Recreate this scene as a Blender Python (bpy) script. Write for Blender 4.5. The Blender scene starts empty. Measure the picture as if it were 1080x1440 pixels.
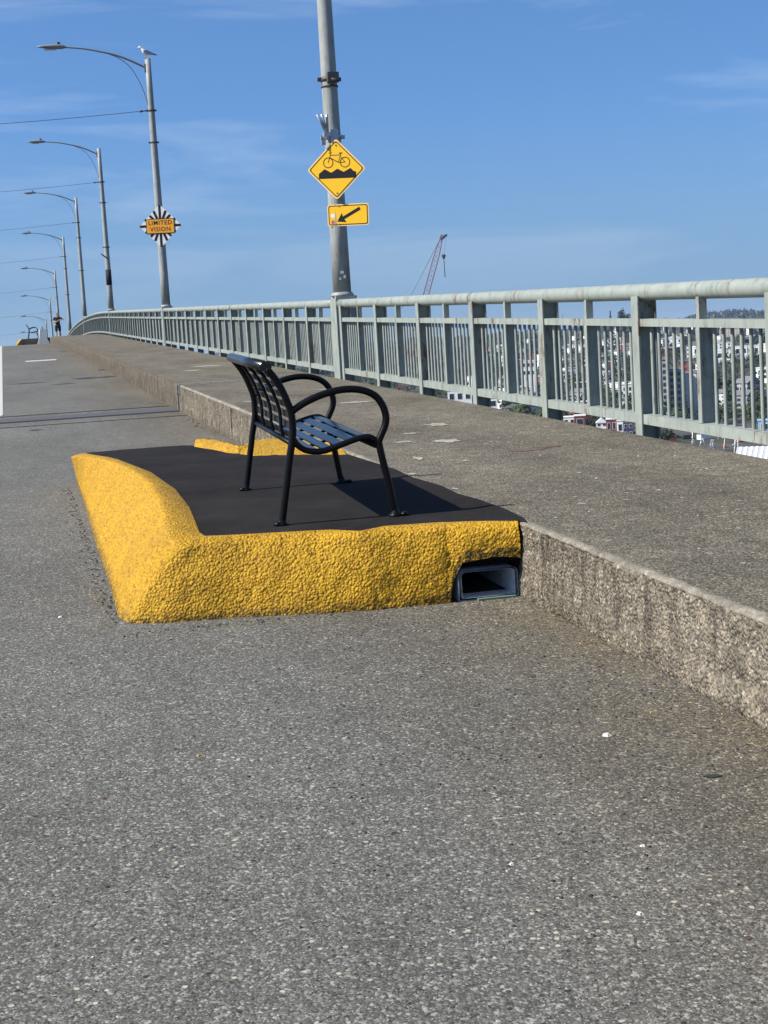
import bpy, bmesh, math, random
from mathutils import Vector, Matrix, noise
from math import sin, cos, tan, pi, radians, sqrt, atan, atan2

# ------------------------------------------------------------------ camera, light, exposure
YAW, PITCH, ROLL, FPX, CAMH = .2396, .1158, .0595, 2080.0, 1.5
SUN_EL, SUN_AZ = radians(41.5), radians(267.3)      # azimuth clockwise from +Y (sun low on the left)
SUN_STRENGTH, SKY_STRENGTH, EXPOSURE = 4.4, 0.08, 0.8
ZL, GAM, TINT = .16, 1, (.96, 1.07, 1.19, 1)
S = bpy.context.scene
COL = S.collection
_f = Vector((sin(YAW)*cos(PITCH), cos(YAW)*cos(PITCH), -sin(PITCH)))
_r = Vector((cos(YAW), -sin(YAW), 0)); _u = _r.cross(_f)
CR = _r*cos(ROLL)-_u*sin(ROLL); CU = _u*cos(ROLL)+_r*sin(ROLL); CF = _f
cam = bpy.data.cameras.new('camera'); camo = bpy.data.objects.new('camera', cam); COL.objects.link(camo)
camo.matrix_world = Matrix.Translation((0, 0, CAMH)) @ Matrix((CR, CU, -CF)).transposed().to_4x4()
cam.sensor_fit = 'VERTICAL'; cam.sensor_height = 36; cam.lens = FPX/1440*36
cam.clip_start = .1; cam.clip_end = 30000
S.camera = camo

def at(u, v, Y=None, r=None):
    d = CF+CR*((u-540)/FPX)-CU*((v-720)/FPX)
    t = Y/d.y if Y is not None else r/sqrt(d.x*d.x+d.y*d.y)
    return Vector((0, 0, CAMH))+d*t

W = bpy.data.worlds.new('World'); S.world = W; W.use_nodes = True
nt = W.node_tree; nt.nodes.clear(); L = nt.links.new
def N(t, **k):
    n = nt.nodes.new(t)
    for a, b in k.items(): setattr(n, a, b)
    return n
sky = N('ShaderNodeTexSky', sky_type='NISHITA', sun_disc=False, sun_elevation=SUN_EL, sun_rotation=SUN_AZ,
        altitude=0, air_density=1.0, dust_density=.3, ozone_density=3.2)
tc = N('ShaderNodeTexCoord'); lift = N('ShaderNodeVectorMath', operation='ADD'); lift.inputs[1].default_value = (0, 0, ZL)
nrm = N('ShaderNodeVectorMath', operation='NORMALIZE'); L(tc.outputs['Generated'], lift.inputs[0]); L(lift.outputs[0], nrm.inputs[0]); L(nrm.outputs[0], sky.inputs[0])
gm = N('ShaderNodeGamma'); gm.inputs[1].default_value = GAM; L(sky.outputs[0], gm.inputs[0])
tint = N('ShaderNodeMixRGB', blend_type='MULTIPLY'); tint.inputs[0].default_value = 1; tint.inputs[2].default_value = TINT; L(gm.outputs[0], tint.inputs[1])
hs = N('ShaderNodeHueSaturation'); hs.inputs['Saturation'].default_value = 1.1
L(tint.outputs[0], hs.inputs['Color'])
mp = N('ShaderNodeMapping'); mp.inputs['Scale'].default_value = (2.2, 2.2, 17)
mp.inputs['Rotation'].default_value = (radians(4), radians(-7), radians(12))
L(tc.outputs['Generated'], mp.inputs[0])
cn = N('ShaderNodeTexNoise'); cn.inputs['Scale'].default_value = 1.35; cn.inputs['Detail'].default_value = 7; cn.inputs['Roughness'].default_value = .55; cn.inputs['Distortion'].default_value = .5
L(mp.outputs[0], cn.inputs['Vector'])
cr = N('ShaderNodeValToRGB'); cr.color_ramp.elements[0].position = .47; cr.color_ramp.elements[1].position = .76
cr.color_ramp.elements[1].color = (.42, .42, .42, 1)
L(cn.outputs[0], cr.inputs[0])
mx = N('ShaderNodeMixRGB'); mx.inputs[2].default_value = (6.2, 6.9, 7.8, 1)
L(cr.outputs[0], mx.inputs[0]); L(hs.outputs[0], mx.inputs[1])
sx = N('ShaderNodeSeparateXYZ'); L(tc.outputs['Generated'], sx.inputs[0])
mr = N('ShaderNodeMapRange', interpolation_type='SMOOTHSTEP'); mr.inputs['From Min'].default_value = -.02; mr.inputs['From Max'].default_value = .17; mr.inputs['To Min'].default_value = .85; mr.inputs['To Max'].default_value = 0
L(sx.outputs[2], mr.inputs[0]); mh = N('ShaderNodeMixRGB'); mh.inputs[2].default_value = (1.72, 2.74, 3.75, 1); L(mr.outputs[0], mh.inputs[0]); L(mx.outputs[0], mh.inputs[1])
bg = N('ShaderNodeBackground'); bg.inputs[1].default_value = SKY_STRENGTH
L(mh.outputs[0], bg.inputs[0]); wo = N('ShaderNodeOutputWorld'); L(bg.outputs[0], wo.inputs[0])

sl = bpy.data.lights.new('sun', 'SUN'); sl.energy = SUN_STRENGTH; sl.angle = radians(.53); sl.color = (1, .945, .85)
so = bpy.data.objects.new('sun', sl); COL.objects.link(so)
SUND = Vector((sin(SUN_AZ)*cos(SUN_EL), cos(SUN_AZ)*cos(SUN_EL), sin(SUN_EL)))
so.rotation_euler = SUND.to_track_quat('Z', 'Y').to_euler(); so.location = (-20, 0, 30)
S.view_settings.view_transform = 'Standard'; S.view_settings.look = 'None'
S.view_settings.exposure = EXPOSURE; S.view_settings.gamma = 1

# ------------------------------------------------------------------ helpers
def rz(y):                                            # road crown: straight climb, then over the crest
    return .0296*y-.00066*max(0, y-71)**2 if y < 140 else rz(139.99)-.0615*(y-140)
def slope(y): return .0296-.00132*max(0, min(y, 140)-71)
WALK = .369
XC, XE, XR = 2.35, 4.53, 4.535                        # kerb face, walk edge, railing face

def props(o, label=None, cat=None, group=None, kind=None):
    if label: o['label'] = label
    if cat: o['category'] = cat
    if group: o['group'] = group
    if kind: o['kind'] = kind
    return o
def root(name, loc, label, cat, group=None, rot=(0, 0, 0)):
    o = bpy.data.objects.new(name, None); COL.objects.link(o); o.location = loc; o.rotation_euler = rot
    o.empty_display_size = .2
    return props(o, label, cat, group)
def copy_tree(o, parent=None):
    c = o.copy(); COL.objects.link(c)
    if parent: c.parent = parent
    for ch in list(o.children): copy_tree(ch, c)
    return c

class MB:
    def __init__(s): s.v = []; s.f = []; s.m = []; s.sm = []; s.mi = 0; s.smooth = False
    def add(s, vs, fs, smooth=None):
        b = len(s.v); s.v += [Vector(q) for q in vs]
        sm = s.smooth if smooth is None else smooth
        for q in fs: s.f.append([i+b for i in q]); s.m.append(s.mi); s.sm.append(sm)
        return s
    def box(s, x0, x1, y0, y1, z0, z1, M=None, sh=None):
        vs = [Vector((x, y, z)) for z in (z0, z1) for y in (y0, y1) for x in (x0, x1)]
        if sh: vs = [Vector((q.x, q.y, q.z+sh(q.y))) for q in vs]
        if M: vs = [M @ q for q in vs]
        return s.add(vs, [(0, 2, 3, 1), (4, 5, 7, 6), (0, 1, 5, 4), (2, 6, 7, 3), (0, 4, 6, 2), (1, 3, 7, 5)], False)
    def tube(s, pts, rad, n=8, caps=True, flat=1.0, smooth=True, up=None):
        pts = [Vector(q) for q in pts]
        if not hasattr(rad, '__len__'): rad = [rad]*len(pts)
        vs = []; fs = []; prev = None
        for i, q in enumerate(pts):
            t = (pts[min(i+1, len(pts)-1)]-pts[max(i-1, 0)]).normalized()
            if prev is None:
                a = Vector(up) if up else (Vector((0, 0, 1)) if abs(t.z) < .9 else Vector((1, 0, 0)))
            else: a = prev
            b = (a-t*a.dot(t)).normalized(); prev = b; c = t.cross(b)
            for k in range(n):
                w = 2*pi*(k+.5)/n
                vs.append(q+b*(cos(w)*rad[i]*flat)+c*(sin(w)*rad[i]))
        for i in range(len(pts)-1):
            for k in range(n):
                fs.append((i*n+k, i*n+(k+1) % n, (i+1)*n+(k+1) % n, (i+1)*n+k))
        s.add(vs, fs, smooth)
        if caps:
            b = len(s.v)-len(vs)
            for ring in (list(range(n))[::-1], [len(vs)-n+k for k in range(n)]):
                s.f.append([b+i for i in ring]); s.m.append(s.mi); s.sm.append(False)
        return s
    def lathe(s, c, prof, n=16, M=None):
        vs = []; fs = []
        for r, z in prof:
            for k in range(n):
                w = 2*pi*k/n; q = Vector((c[0]+r*cos(w), c[1]+r*sin(w), c[2]+z)); vs.append(M @ q if M else q)
        for i in range(len(prof)-1):
            for k in range(n): fs.append((i*n+k, i*n+(k+1) % n, (i+1)*n+(k+1) % n, (i+1)*n+k))
        fs.append(tuple(range(n))[::-1]); fs.append(tuple(len(vs)-n+k for k in range(n)))
        return s.add(vs, fs, True)
    def prism(s, poly, M, t0, t1):                    # poly in local XY, extruded along local Z t0..t1
        n = len(poly)
        vs = [M @ Vector((x, y, t0)) for x, y in poly]+[M @ Vector((x, y, t1)) for x, y in poly]
        fs = [tuple(range(n))[::-1], tuple(range(n, 2*n))]+[(i, (i+1) % n, (i+1) % n+n, i+n) for i in range(n)]
        return s.add(vs, fs, False)
    def ring(s, outer, inner, M, t0, t1):
        n = len(outer)
        vs = [M @ Vector((x, y, t)) for P, t in ((outer, t1), (inner, t1), (outer, t0), (inner, t0)) for x, y in P]
        fs = []
        for i in range(n):
            j = (i+1) % n
            fs += [(i, j, n+j, n+i), (2*n+i, 2*n+j, j, i), (n+i, n+j, 3*n+j, 3*n+i)]
        return s.add(vs, fs, False)
    def grid(s, rows, smooth=True):
        m = len(rows[0]); vs = [q for r in rows for q in r]
        fs = [(i*m+j, i*m+j+1, (i+1)*m+j+1, (i+1)*m+j) for i in range(len(rows)-1) for j in range(m-1)]
        return s.add(vs, fs, smooth)
    def build(s, name, mats, parent=None, rel=None, recalc=False):
        me = bpy.data.meshes.new(name); o = Vector(rel) if rel else Vector((0, 0, 0))
        me.from_pydata([tuple(q-o) for q in s.v], [], s.f)
        if not isinstance(mats, (list, tuple)): mats = [mats]
        for q in mats: me.materials.append(q)
        me.polygons.foreach_set('material_index', s.m); me.polygons.foreach_set('use_smooth', s.sm)
        if recalc:
            bm = bmesh.new(); bm.from_mesh(me); bmesh.ops.recalc_face_normals(bm, faces=bm.faces); bm.to_mesh(me); bm.free()
        me.update()
        ob = bpy.data.objects.new(name, me); COL.objects.link(ob)
        if parent: ob.parent = parent
        elif rel: ob.location = o
        return ob
def bez(pts, n=6):                                    # smooth curve through points
    pts = [Vector(q) for q in pts]; out = []
    for i in range(len(pts)-1):
        p0 = pts[max(i-1, 0)]; p1 = pts[i]; p2 = pts[i+1]; p3 = pts[min(i+2, len(pts)-1)]
        for k in range(n):
            t = k/n
            out.append(.5*((2*p1)+(p2-p0)*t+(2*p0-5*p1+4*p2-p3)*t*t+(3*p1-p0-3*p2+p3)*t**3))
    return out+[pts[-1]]

# ------------------------------------------------------------------ materials
class Mat:
    def __init__(s, name, col=(.5, .5, .5), rough=.7, metal=0, spec=.5):
        s.m = bpy.data.materials.new(name); s.m.use_nodes = True; s.t = s.m.node_tree
        s.b = s.t.nodes['Principled BSDF']; s.b.inputs['Base Color'].default_value = (*col, 1)
        s.b.inputs['Roughness'].default_value = rough; s.b.inputs['Metallic'].default_value = metal
        s.b.inputs['Specular IOR Level'].default_value = spec
        s.geo = None
    def n(s, t, **k):
        q = s.t.nodes.new(t)
        for a, b in k.items():
            if a[0] == '_': q.inputs[a[1:].replace('_', ' ')].default_value = b
            else: setattr(q, a, b)
        return q
    def l(s, a, b): s.t.links.new(a, b)
    def pos(s, obj=False, scale=None):
        c = s.n('ShaderNodeTexCoord').outputs['Object'] if obj else s.n('ShaderNodeNewGeometry').outputs['Position']
        if scale:
            q = s.n('ShaderNodeMapping'); q.inputs['Scale'].default_value = scale; s.l(c, q.inputs[0]); c = q.outputs[0]
        return c
    def noise(s, sc, det=4, rough=.6, vec=None, scale=None, obj=False, dist=0):
        q = s.n('ShaderNodeTexNoise', _Scale=sc, _Detail=det, _Roughness=rough, _Distortion=dist)
        s.l(vec or s.pos(obj, scale), q.inputs['Vector']); return q.outputs[0]
    def voro(s, sc, feat='F1', vec=None, out='Color', scale=None, rnd=1):
        q = s.n('ShaderNodeTexVoronoi', feature=feat, _Scale=sc, _Randomness=rnd); s.l(vec or s.pos(False, scale), q.inputs['Vector'])
        return q.outputs[out]
    def ramp(s, f, stops, interp='LINEAR'):
        q = s.n('ShaderNodeValToRGB'); e = q.color_ramp.elements; q.color_ramp.interpolation = interp
        while len(e) < len(stops): e.new(.5)
        for a, (p, c) in zip(e, stops):
            a.position = p; a.color = (*c, 1) if hasattr(c, '__len__') else (c, c, c, 1)
        s.l(f, q.inputs[0]); return q.outputs[0]
    def mix(s, a, b, f, mode='MIX'):
        q = s.n('ShaderNodeMixRGB', blend_type=mode)
        for i, w in ((0, f), (1, a), (2, b)):
            if hasattr(w, 'is_linked'): s.l(w, q.inputs[i])
            else: q.inputs[i].default_value = w if i == 0 else ((*w, 1) if hasattr(w, '__len__') else (w, w, w, 1))
        return q.outputs[0]
    def math(s, op, a, b=0, c=None):
        q = s.n('ShaderNodeMath', operation=op)
        for i, w in enumerate((a, b, c)):
            if w is None: continue
            if hasattr(w, 'is_linked'): s.l(w, q.inputs[i])
            else: q.inputs[i].default_value = w
        return q.outputs[0]
    def sep(s, c, i):
        q = s.n('ShaderNodeSeparateXYZ'); s.l(c, q.inputs[0]); return q.outputs[i]
    def col(s, c, k=(1, 1, 1)):
        s.l(s.mix(c, k, 1, 'MULTIPLY') if k != (1, 1, 1) else c, s.b.inputs['Base Color']); return s
    def bump(s, h, st=.5, d=.01):
        q = s.n('ShaderNodeBump', _Strength=st, _Distance=d); s.l(h, q.inputs['Height'])
        s.l(q.outputs[0], s.b.inputs['Normal']); return s

def m_asphalt():
    a = Mat('asphalt_road', rough=.9, spec=.25); P = a.pos()
    warp = a.mix(P, a.mix(a.n('ShaderNodeTexNoise', _Scale=60, _Detail=2).outputs[1], .0, 0.), 0)
    c1 = a.sep(a.voro(125, out='Color', scale=(1, .8, 1)), 0)
    base = a.ramp(c1, [(0, .04), (.10, .055), (.18, .12), (.5, .165), (.76, .215), (.86, .32), (.93, .52), (1, .85)])
    c2 = a.sep(a.voro(240, out='Color'), 1)
    fine = a.ramp(c2, [(0, .03), (.25, .10), (.55, .18), (.8, .27), (.93, .5), (1, .85)])
    col = a.mix(base, fine, .5)
    c3 = a.sep(a.voro(42, out='Color'), 2)
    col = a.mix(col, (.72, .69, .58), a.math('MULTIPLY', a.ramp(c3, [(0, 0), (.955, 0), (.965, 1), (1, 1)]), a.ramp(a.voro(42, out='Distance'), [(0, 1), (.25, .9), (.32, 0), (1, 0)])))
    dk = a.sep(a.voro(33, out='Color'), 1)
    col = a.mix(col, (.03, .03, .032), a.math('MULTIPLY', a.ramp(dk, [(0, 0), (.945, 0), (.955, .9), (1, .9)]), a.ramp(a.voro(33, out='Distance'), [(0, 1), (.2, .9), (.28, 0), (1, 0)])))
    # broad mottling along the traffic direction, worn patches
    big = a.noise(.55, 5, .6, scale=(1.4, .45, 1)); col = a.mix(col, a.ramp(big, [(.3, .78), (.5, 1.0), (.7, 1.16)]), 1, 'MULTIPLY')
    mid = a.noise(5, 5, .7); col = a.mix(col, a.ramp(mid, [(.3, .86), (.7, 1.12)]), 1, 'MULTIPLY')
    col = a.mix(col, (1.035, 1.0, .89), 1, 'MULTIPLY')
    # brownish dirt that gathers along the kerb
    x = a.sep(P, 0)
    near = a.n('ShaderNodeMapRange', _From_Min=1.0, _From_Max=2.35); a.l(x, near.inputs[0])
    dirt = a.math('MULTIPLY', near.outputs[0], a.ramp(a.noise(1.7, 6, .65), [(.3, .35), (.62, 1)]))
    col = a.mix(col, a.mix(col, (1.0, .86, .66), 1, 'MULTIPLY'), dirt)
    a.col(col, (.535, .535, .53))
    h = a.math('ADD', a.voro(125, out='Distance', scale=(1, .8, 1)), a.math('MULTIPLY', a.noise(300, 3), .6))
    a.bump(a.math('MULTIPLY', h, -1), .3, .004); return a.m
def m_walk():
    a = Mat('walk_concrete', rough=.92, spec=.2)
    c1 = a.sep(a.voro(95, out='Color'), 0)
    base = a.ramp(c1, [(0, (.07, .065, .055)), (.25, (.12, .11, .09)), (.6, (.19, .175, .145)), (.88, (.30, .275, .225)), (1, (.5, .46, .38))])
    c2 = a.sep(a.voro(230, out='Color'), 1)
    col = a.mix(base, a.ramp(c2, [(0, .09), (.6, .18), (1, .36)]), .35)
    big = a.noise(.9, 6, .65, scale=(1.6, .6, 1)); col = a.mix(col, a.ramp(big, [(.32, .72), (.5, 1.0), (.68, 1.2)]), 1, 'MULTIPLY')
    md = a.noise(7, 5, .7); col = a.mix(col, a.ramp(md, [(.3, .74), (.7, 1.22)]), 1, 'MULTIPLY')
    sp = a.noise(16, 5, .75, scale=(.6, 1.6, 1)); col = a.mix(col, (.52, .49, .42), a.math('MULTIPLY', a.ramp(sp, [(.63, 0), (.69, .8)]), .8))
    a.col(col, (.69, .645, .55)); a.bump(a.math('ADD', a.math('MULTIPLY', a.voro(95, out='Distance'), -1), a.math('MULTIPLY', a.noise(40, 5), .8)), .7, .008); return a.m
def m_kerb(nm='kerb_concrete', kk=(.86, .80, .70)):
    a = Mat(nm, rough=.95, spec=.2); P = a.pos()
    c1 = a.sep(a.voro(70, out='Color', scale=(1, 1, .9)), 0)
    base = a.ramp(c1, [(0, (.075, .065, .055)), (.3, (.17, .15, .12)), (.75, (.27, .24, .19)), (.93, (.42, .38, .31)), (1, (.62, .58, .5))])
    col = a.mix(base, a.ramp(a.noise(120, 4, .7), [(.3, .11), (.7, .36)]), .35)
    col = a.mix(col, a.ramp(a.noise(4, 6, .7), [(.3, .72), (.7, 1.3)]), 1, 'MULTIPLY')
    st = a.noise(6, 5, .7, scale=(1, 1.6, .3)); col = a.mix(col, a.ramp(st, [(.36, .55), (.5, 1)]), 1, 'MULTIPLY')
    yn = a.sep(P, 1); near = a.n('ShaderNodeMapRange', _From_Min=4.9, _From_Max=6.3); a.l(yn, near.inputs[0])
    sk = a.ramp(a.noise(17, 4, .7, scale=(1, 1.2, .08)), [(.42, 1), (.52, 0)])
    col = a.mix(col, (.075, .065, .052), a.math('MULTIPLY', a.math('MULTIPLY', sk, near.outputs[0]), .75))
    ch = a.noise(13, 6, .8); col = a.mix(col, (.50, .46, .38), a.math('MULTIPLY', a.ramp(ch, [(.55, 0), (.66, 1)]), .65))
    col = a.mix(col, (.07, .062, .05), a.math('MULTIPLY', a.ramp(a.noise(28, 5, .8), [(.58, 0), (.66, 1)]), .7))
    a.col(col, kk); a.bump(a.math('ADD', a.math('MULTIPLY', a.voro(70, out='Distance'), -.8), a.noise(25, 6, .7)), .9, .02); return a.m
def m_kerbtop():
    a = Mat('kerb_arris_concrete', rough=.95, spec=.2)
    col = a.ramp(a.noise(45, 6, .75), [(.3, (.16, .145, .115)), (.5, (.34, .31, .25)), (.72, (.60, .56, .47))])
    col = a.mix(col, a.ramp(a.noise(95, 4, .7), [(.3, (.10, .09, .07)), (.7, (.30, .27, .21))]), a.ramp(a.noise(7, 6, .75), [(.42, .15), (.56, .9)]))
    a.col(a.mix(col, a.ramp(a.noise(3, 4), [(.35, .75), (.65, 1.0)]), 1, 'MULTIPLY')); a.bump(a.noise(60, 5, .7), .9, .012); return a.m
def m_black():
    a = Mat('fresh_asphalt', rough=.95, spec=.12)
    col = a.ramp(a.noise(240, 3, .7), [(.35, .006), (.55, .018), (.75, .075)])
    col = a.mix(col, a.ramp(a.noise(2.2, 6, .65), [(.3, .75), (.7, 1.35)]), 1, 'MULTIPLY')
    col = a.mix(col, (.05, .047, .045), a.math('MULTIPLY', a.ramp(a.noise(1.3, 7, .75), [(.5, 0), (.75, .7)]), .8))
    sp = a.sep(a.voro(60, out='Color'), 0)
    col = a.mix(col, (.22, .21, .2), a.math('MULTIPLY', a.ramp(sp, [(0, 0), (.993, 0), (.996, .7), (1, .7)]), a.ramp(a.voro(60, out='Distance'), [(0, 1), (.16, 0), (1, 0)])))
    col = a.mix(col, (1.0, .97, .99), 1, 'MULTIPLY')
    a.col(col, (.80, .74, .69)); a.bump(a.noise(170, 4, .7), .4, .005); return a.m
def m_yellow():
    a = Mat('yellow_paint_on_asphalt', rough=.62, spec=.35)
    col = a.ramp(a.noise(55, 4, .7), [(.3, (.63, .315, .018)), (.55, (.78, .43, .028)), (.75, (.86, .50, .05))])
    big = a.noise(3, 5, .6); col = a.mix(col, a.ramp(big, [(.3, .86), (.7, 1.08)]), 1, 'MULTIPLY')
    # unpainted pits between the stones
    pit = a.math('MULTIPLY', a.ramp(a.voro(75, out='Distance'), [(0, 0), (.62, 0), (.74, .9), (1, 1)]), a.ramp(a.noise(9, 5, .7), [(.54, 0), (.66, .9)]))
    col = a.mix(col, (.045, .035, .02), pit)
    v = a.n('ShaderNodeVertexColor', layer_name='wear'); gr = a.sep(v.outputs[0], 0)
    col = a.mix(col, (.03, .028, .024), a.math('MULTIPLY', gr, a.ramp(a.noise(38, 5, .75), [(.42, 0), (.52, 1)])))
    col = a.mix(col, a.ramp(a.voro(62, out='Distance'), [(.2, (1.06, 1.06, 1.06)), (.55, (.93, .90, .85)), (.75, (.68, .58, .48))]), 1, 'MULTIPLY')  # stone relief shading put into the colour: darker crevices at the cell borders
    a.col(col, (.67, .70, .19))
    h = a.math('ADD', a.math('MULTIPLY', a.voro(75, out='Distance'), -1.0), a.math('MULTIPLY', a.noise(150, 4, .7), .5))
    a.bump(h, .8, .012); return a.m
def m_rough_black():
    a = Mat('raw_asphalt_edge', rough=.9, spec=.2)
    a.col(a.ramp(a.noise(70, 5, .75), [(.35, .012), (.6, .035), (.8, .11)])); a.bump(a.noise(60, 5, .75), 1, .03); return a.m
def m_paintmetal(name, c, rust=.5, rough=.5, k=(.80, .79, .74)):
    a = Mat(name, rough=rough, spec=.35)
    col = a.ramp(a.noise(6, 6, .65), [(.3, tuple(v*.86 for v in c)), (.7, tuple(v*1.1 for v in c))])
    st = a.noise(14, 5, .7, scale=(1, 1, .18)); col = a.mix(col, a.ramp(st, [(.34, .72), (.5, 1)]), 1, 'MULTIPLY')
    if rust:
        r = a.noise(3.1, 7, .72, scale=(1, 1, .35)); rr = a.noise(23, 4, .7, scale=(1, 1, .3))
        f = a.math('MULTIPLY', a.ramp(r, [(.55, 0), (.62, 1)]), a.ramp(rr, [(.47, 0), (.56, rust)]))
        col = a.mix(col, (.17, .07, .028), f)
    a.col(col, k); a.bump(a.noise(70, 4, .6), .12, .003); return a.m
def m_flat(name, c, rough=.6, metal=0, spec=.4, var=.12, sc=20):
    a = Mat(name, rough=rough, metal=metal, spec=spec)
    a.col(a.ramp(a.noise(sc, 4, .6), [(.3, tuple(v*(1-var) for v in c)), (.7, tuple(min(1, v*(1+var)) for v in c))])); return a.m
def m_foliage(name, c):
    a = Mat(name, rough=.75, spec=.2); P = a.pos()
    a.col(a.ramp(a.noise(.35, 5, .7), [(.3, tuple(v*.55 for v in c)), (.5, c), (.72, tuple(v*1.7 for v in c))])); return a.m
def m_facade(name, wall, glass=(.03, .035, .045), fx=.35, fz=.34, duty=(.38, .45)):
    a = Mat(name, rough=.8, spec=.3)
    g = a.n('ShaderNodeTexCoord').outputs['Object']
    nrm = a.n('ShaderNodeNewGeometry').outputs['Normal']
    hx = a.math('ADD', a.sep(g, 0), a.sep(g, 1)); z = a.sep(g, 2)
    wx = a.math('LESS_THAN', a.math('FRACT', a.math('MULTIPLY', hx, fx)), duty[0])
    wz = a.math('LESS_THAN', a.math('FRACT', a.math('MULTIPLY', z, fz)), duty[1])
    up = a.math('LESS_THAN', a.math('ABSOLUTE', a.sep(nrm, 2)), .5)
    f = a.math('MULTIPLY', a.math('MULTIPLY', wx, wz), up)
    w = a.ramp(a.noise(.3, 4), [(.3, tuple(v*.85 for v in wall)), (.7, tuple(min(.9, v*1.05) for v in wall))])
    a.col(a.mix(w, glass, f)); return a.m

M = dict(
    road=m_asphalt(), walk=m_walk(), kerb=m_kerb(), arris=m_kerbtop(), kerb2=m_kerb('far_kerb_concrete', (.62, .57, .49)), black=m_black(), yellow=m_yellow(), raw=m_rough_black(),  # kerb2: the kerb mix in a darker tone, beyond the joint
    rail=m_paintmetal('railing_paint', (.385, .415, .375), .85, k=(.70, .72, .71)), pole=m_paintmetal('pole_paint', (.43, .455, .455), .25, k=(.70, .69, .66)),
    bench=m_flat('black_powder_coat', (.003, .003, .004), .38, 0, .2, .2, 80), slat=m_flat('glossy_black_slat', (.006, .006, .006), .24, 0, .6, .2, 80),
    steel=m_flat('joint_steel', (.085, .083, .08), .7, 0, .3, .4, 30), dark=m_flat('dark_rubber', (.015, .015, .016), .8),
    clamp=m_paintmetal('clamp_steel', (.10, .09, .085), .9), lamp=m_flat('luminaire_grey', (.24, .26, .27), .45, .2),
    wire=m_flat('wire_steel', (.09, .10, .12), .5, .4), galv=m_flat('galvanised_tube', (.36, .39, .43), .35, .5),
    white=m_flat('white_line_paint', (.48, .47, .44), .7, 0, .3, .15, 12), signy=m_flat('sign_yellow_sheeting', (.92, .52, .012), .38, 0, .5, .03, 6),
    signb=m_flat('sign_black', (.008, .008, .010), .45), signe=m_flat('sign_pale_edge', (.86, .60, .30), .45, 0, .5, .03),
    signw=m_flat('sign_white', (.74, .74, .70), .45, 0, .5, .06), signo=m_flat('sign_orange', (.80, .34, .02), .45, 0, .5, .06),
    alu=m_flat('aluminium_back', (.45, .46, .47), .4, .6), stick=m_flat('sticker_white', (.8, .8, .78), .5),
    stick2=m_flat('sticker_red', (.45, .12, .12), .5), pale=m_flat('pale_spot', (.30, .28, .235), .85, 0, .2, .45, 25),
    redst=m_flat('reddish_stain', (.12, .088, .068), .9, 0, .2, .2, 30), tar=m_flat('tar_spot', (.03, .03, .032), .7),
    plastic=m_flat('white_barrier', (.72, .71, .66), .6), skin=m_flat('skin', (.46, .27, .19), .55), cloth=m_flat('black_cloth', (.018, .018, .022), .85),
    hair=m_flat('dark_hair', (.03, .022, .018), .6), shoe=m_flat('shoe_white', (.5, .5, .5), .6), phone=m_flat('phone_black', (.01, .01, .012), .2),
    gullw=m_flat('white_feathers', (.78, .78, .76), .7), gullg=m_flat('grey_feathers', (.24, .26, .29), .7), gullk=m_flat('black_feathers', (.03, .03, .03), .7),
    beak=m_flat('yellow_beak', (.7, .45, .06), .5), pink=m_flat('pink_leg', (.5, .3, .27), .6),
    crane=m_flat('crane_red', (.20, .025, .05), .6), pebble=m_flat('dark_pebbles', (.035, .033, .03), .8, 0, .3, .4, 60),
    chip=m_flat('yellow_chips', (.42, .27, .05), .8), leaf=m_flat('dry_leaf', (.08, .052, .032), .8), lpeb=m_flat('light_chips', (.5, .49, .45), .8),
    forest=m_foliage('conifer_forest', (.028, .040, .030)), leafg=m_foliage('tree_leaves', (.040, .058, .022)), bark=m_flat('bark', (.08, .06, .045), .9),
    wwin=m_facade('white_stucco_windows', (.72, .70, .66), fx=.27, fz=.33, duty=(.3, .45)), gwin=m_facade('grey_panel_windows', (.34, .35, .36), fx=.3, fz=.32, duty=(.75, .62)),
    bwin=m_facade('beige_siding_windows', (.52, .46, .38), fx=.3, fz=.33, duty=(.3, .4)), rwin=m_facade('brick_windows', (.34, .11, .075), fx=.3, fz=.33, duty=(.3, .45)),
    roofw=m_flat('white_roof', (.74, .74, .74), .5), roofg=m_flat('grey_roof', (.16, .16, .17), .8), glassd=m_flat('dark_glass', (.02, .026, .034), .15, 0, .7),
    maroon=m_flat('maroon_siding', (.16, .028, .03), .7), navy=m_flat('navy_siding', (.03, .035, .09), .7), wall=m_flat('white_siding', (.78, .78, .76), .7),
    blue=m_flat('blue_tarp', (.22, .42, .60), .6), carb=m_flat('dark_car_paint', (.015, .022, .035), .25), carw=m_flat('white_car_paint', (.7, .71, .72), .3), cone=m_flat('cone_orange', (.8, .22, .03), .5))
def m_ground():
    a = Mat('shore_ground', rough=.95, spec=.15)
    c = a.ramp(a.noise(.012, 8, .7), [(.36, (.035, .045, .022)), (.5, (.06, .06, .04)), (.58, (.075, .07, .065)), (.7, (.11, .105, .10))])
    a.col(a.mix(c, a.ramp(a.noise(.2, 5, .7), [(.3, .7), (.7, 1.3)]), 1, 'MULTIPLY')); return a.m
M['ground'] = m_ground(); M['pipe'] = m_flat('weathered_pipe', (.52, .55, .58), .6, 0, .3, .25, 30)

# ------------------------------------------------------------------ bridge deck (structure)
YS = [-12+.5*i for i in range(0, 101)]+[38.5+1.5*i for i in range(1, 260)]
b = MB(); b.smooth = True
XS = [-14, -10, -6, -3, -1, 0, 1, 2, XC+.01]
b.grid([[Vector((x, y, rz(y))) for x in XS] for y in YS])
props(b.build('road', M['road']), kind='structure')
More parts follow.
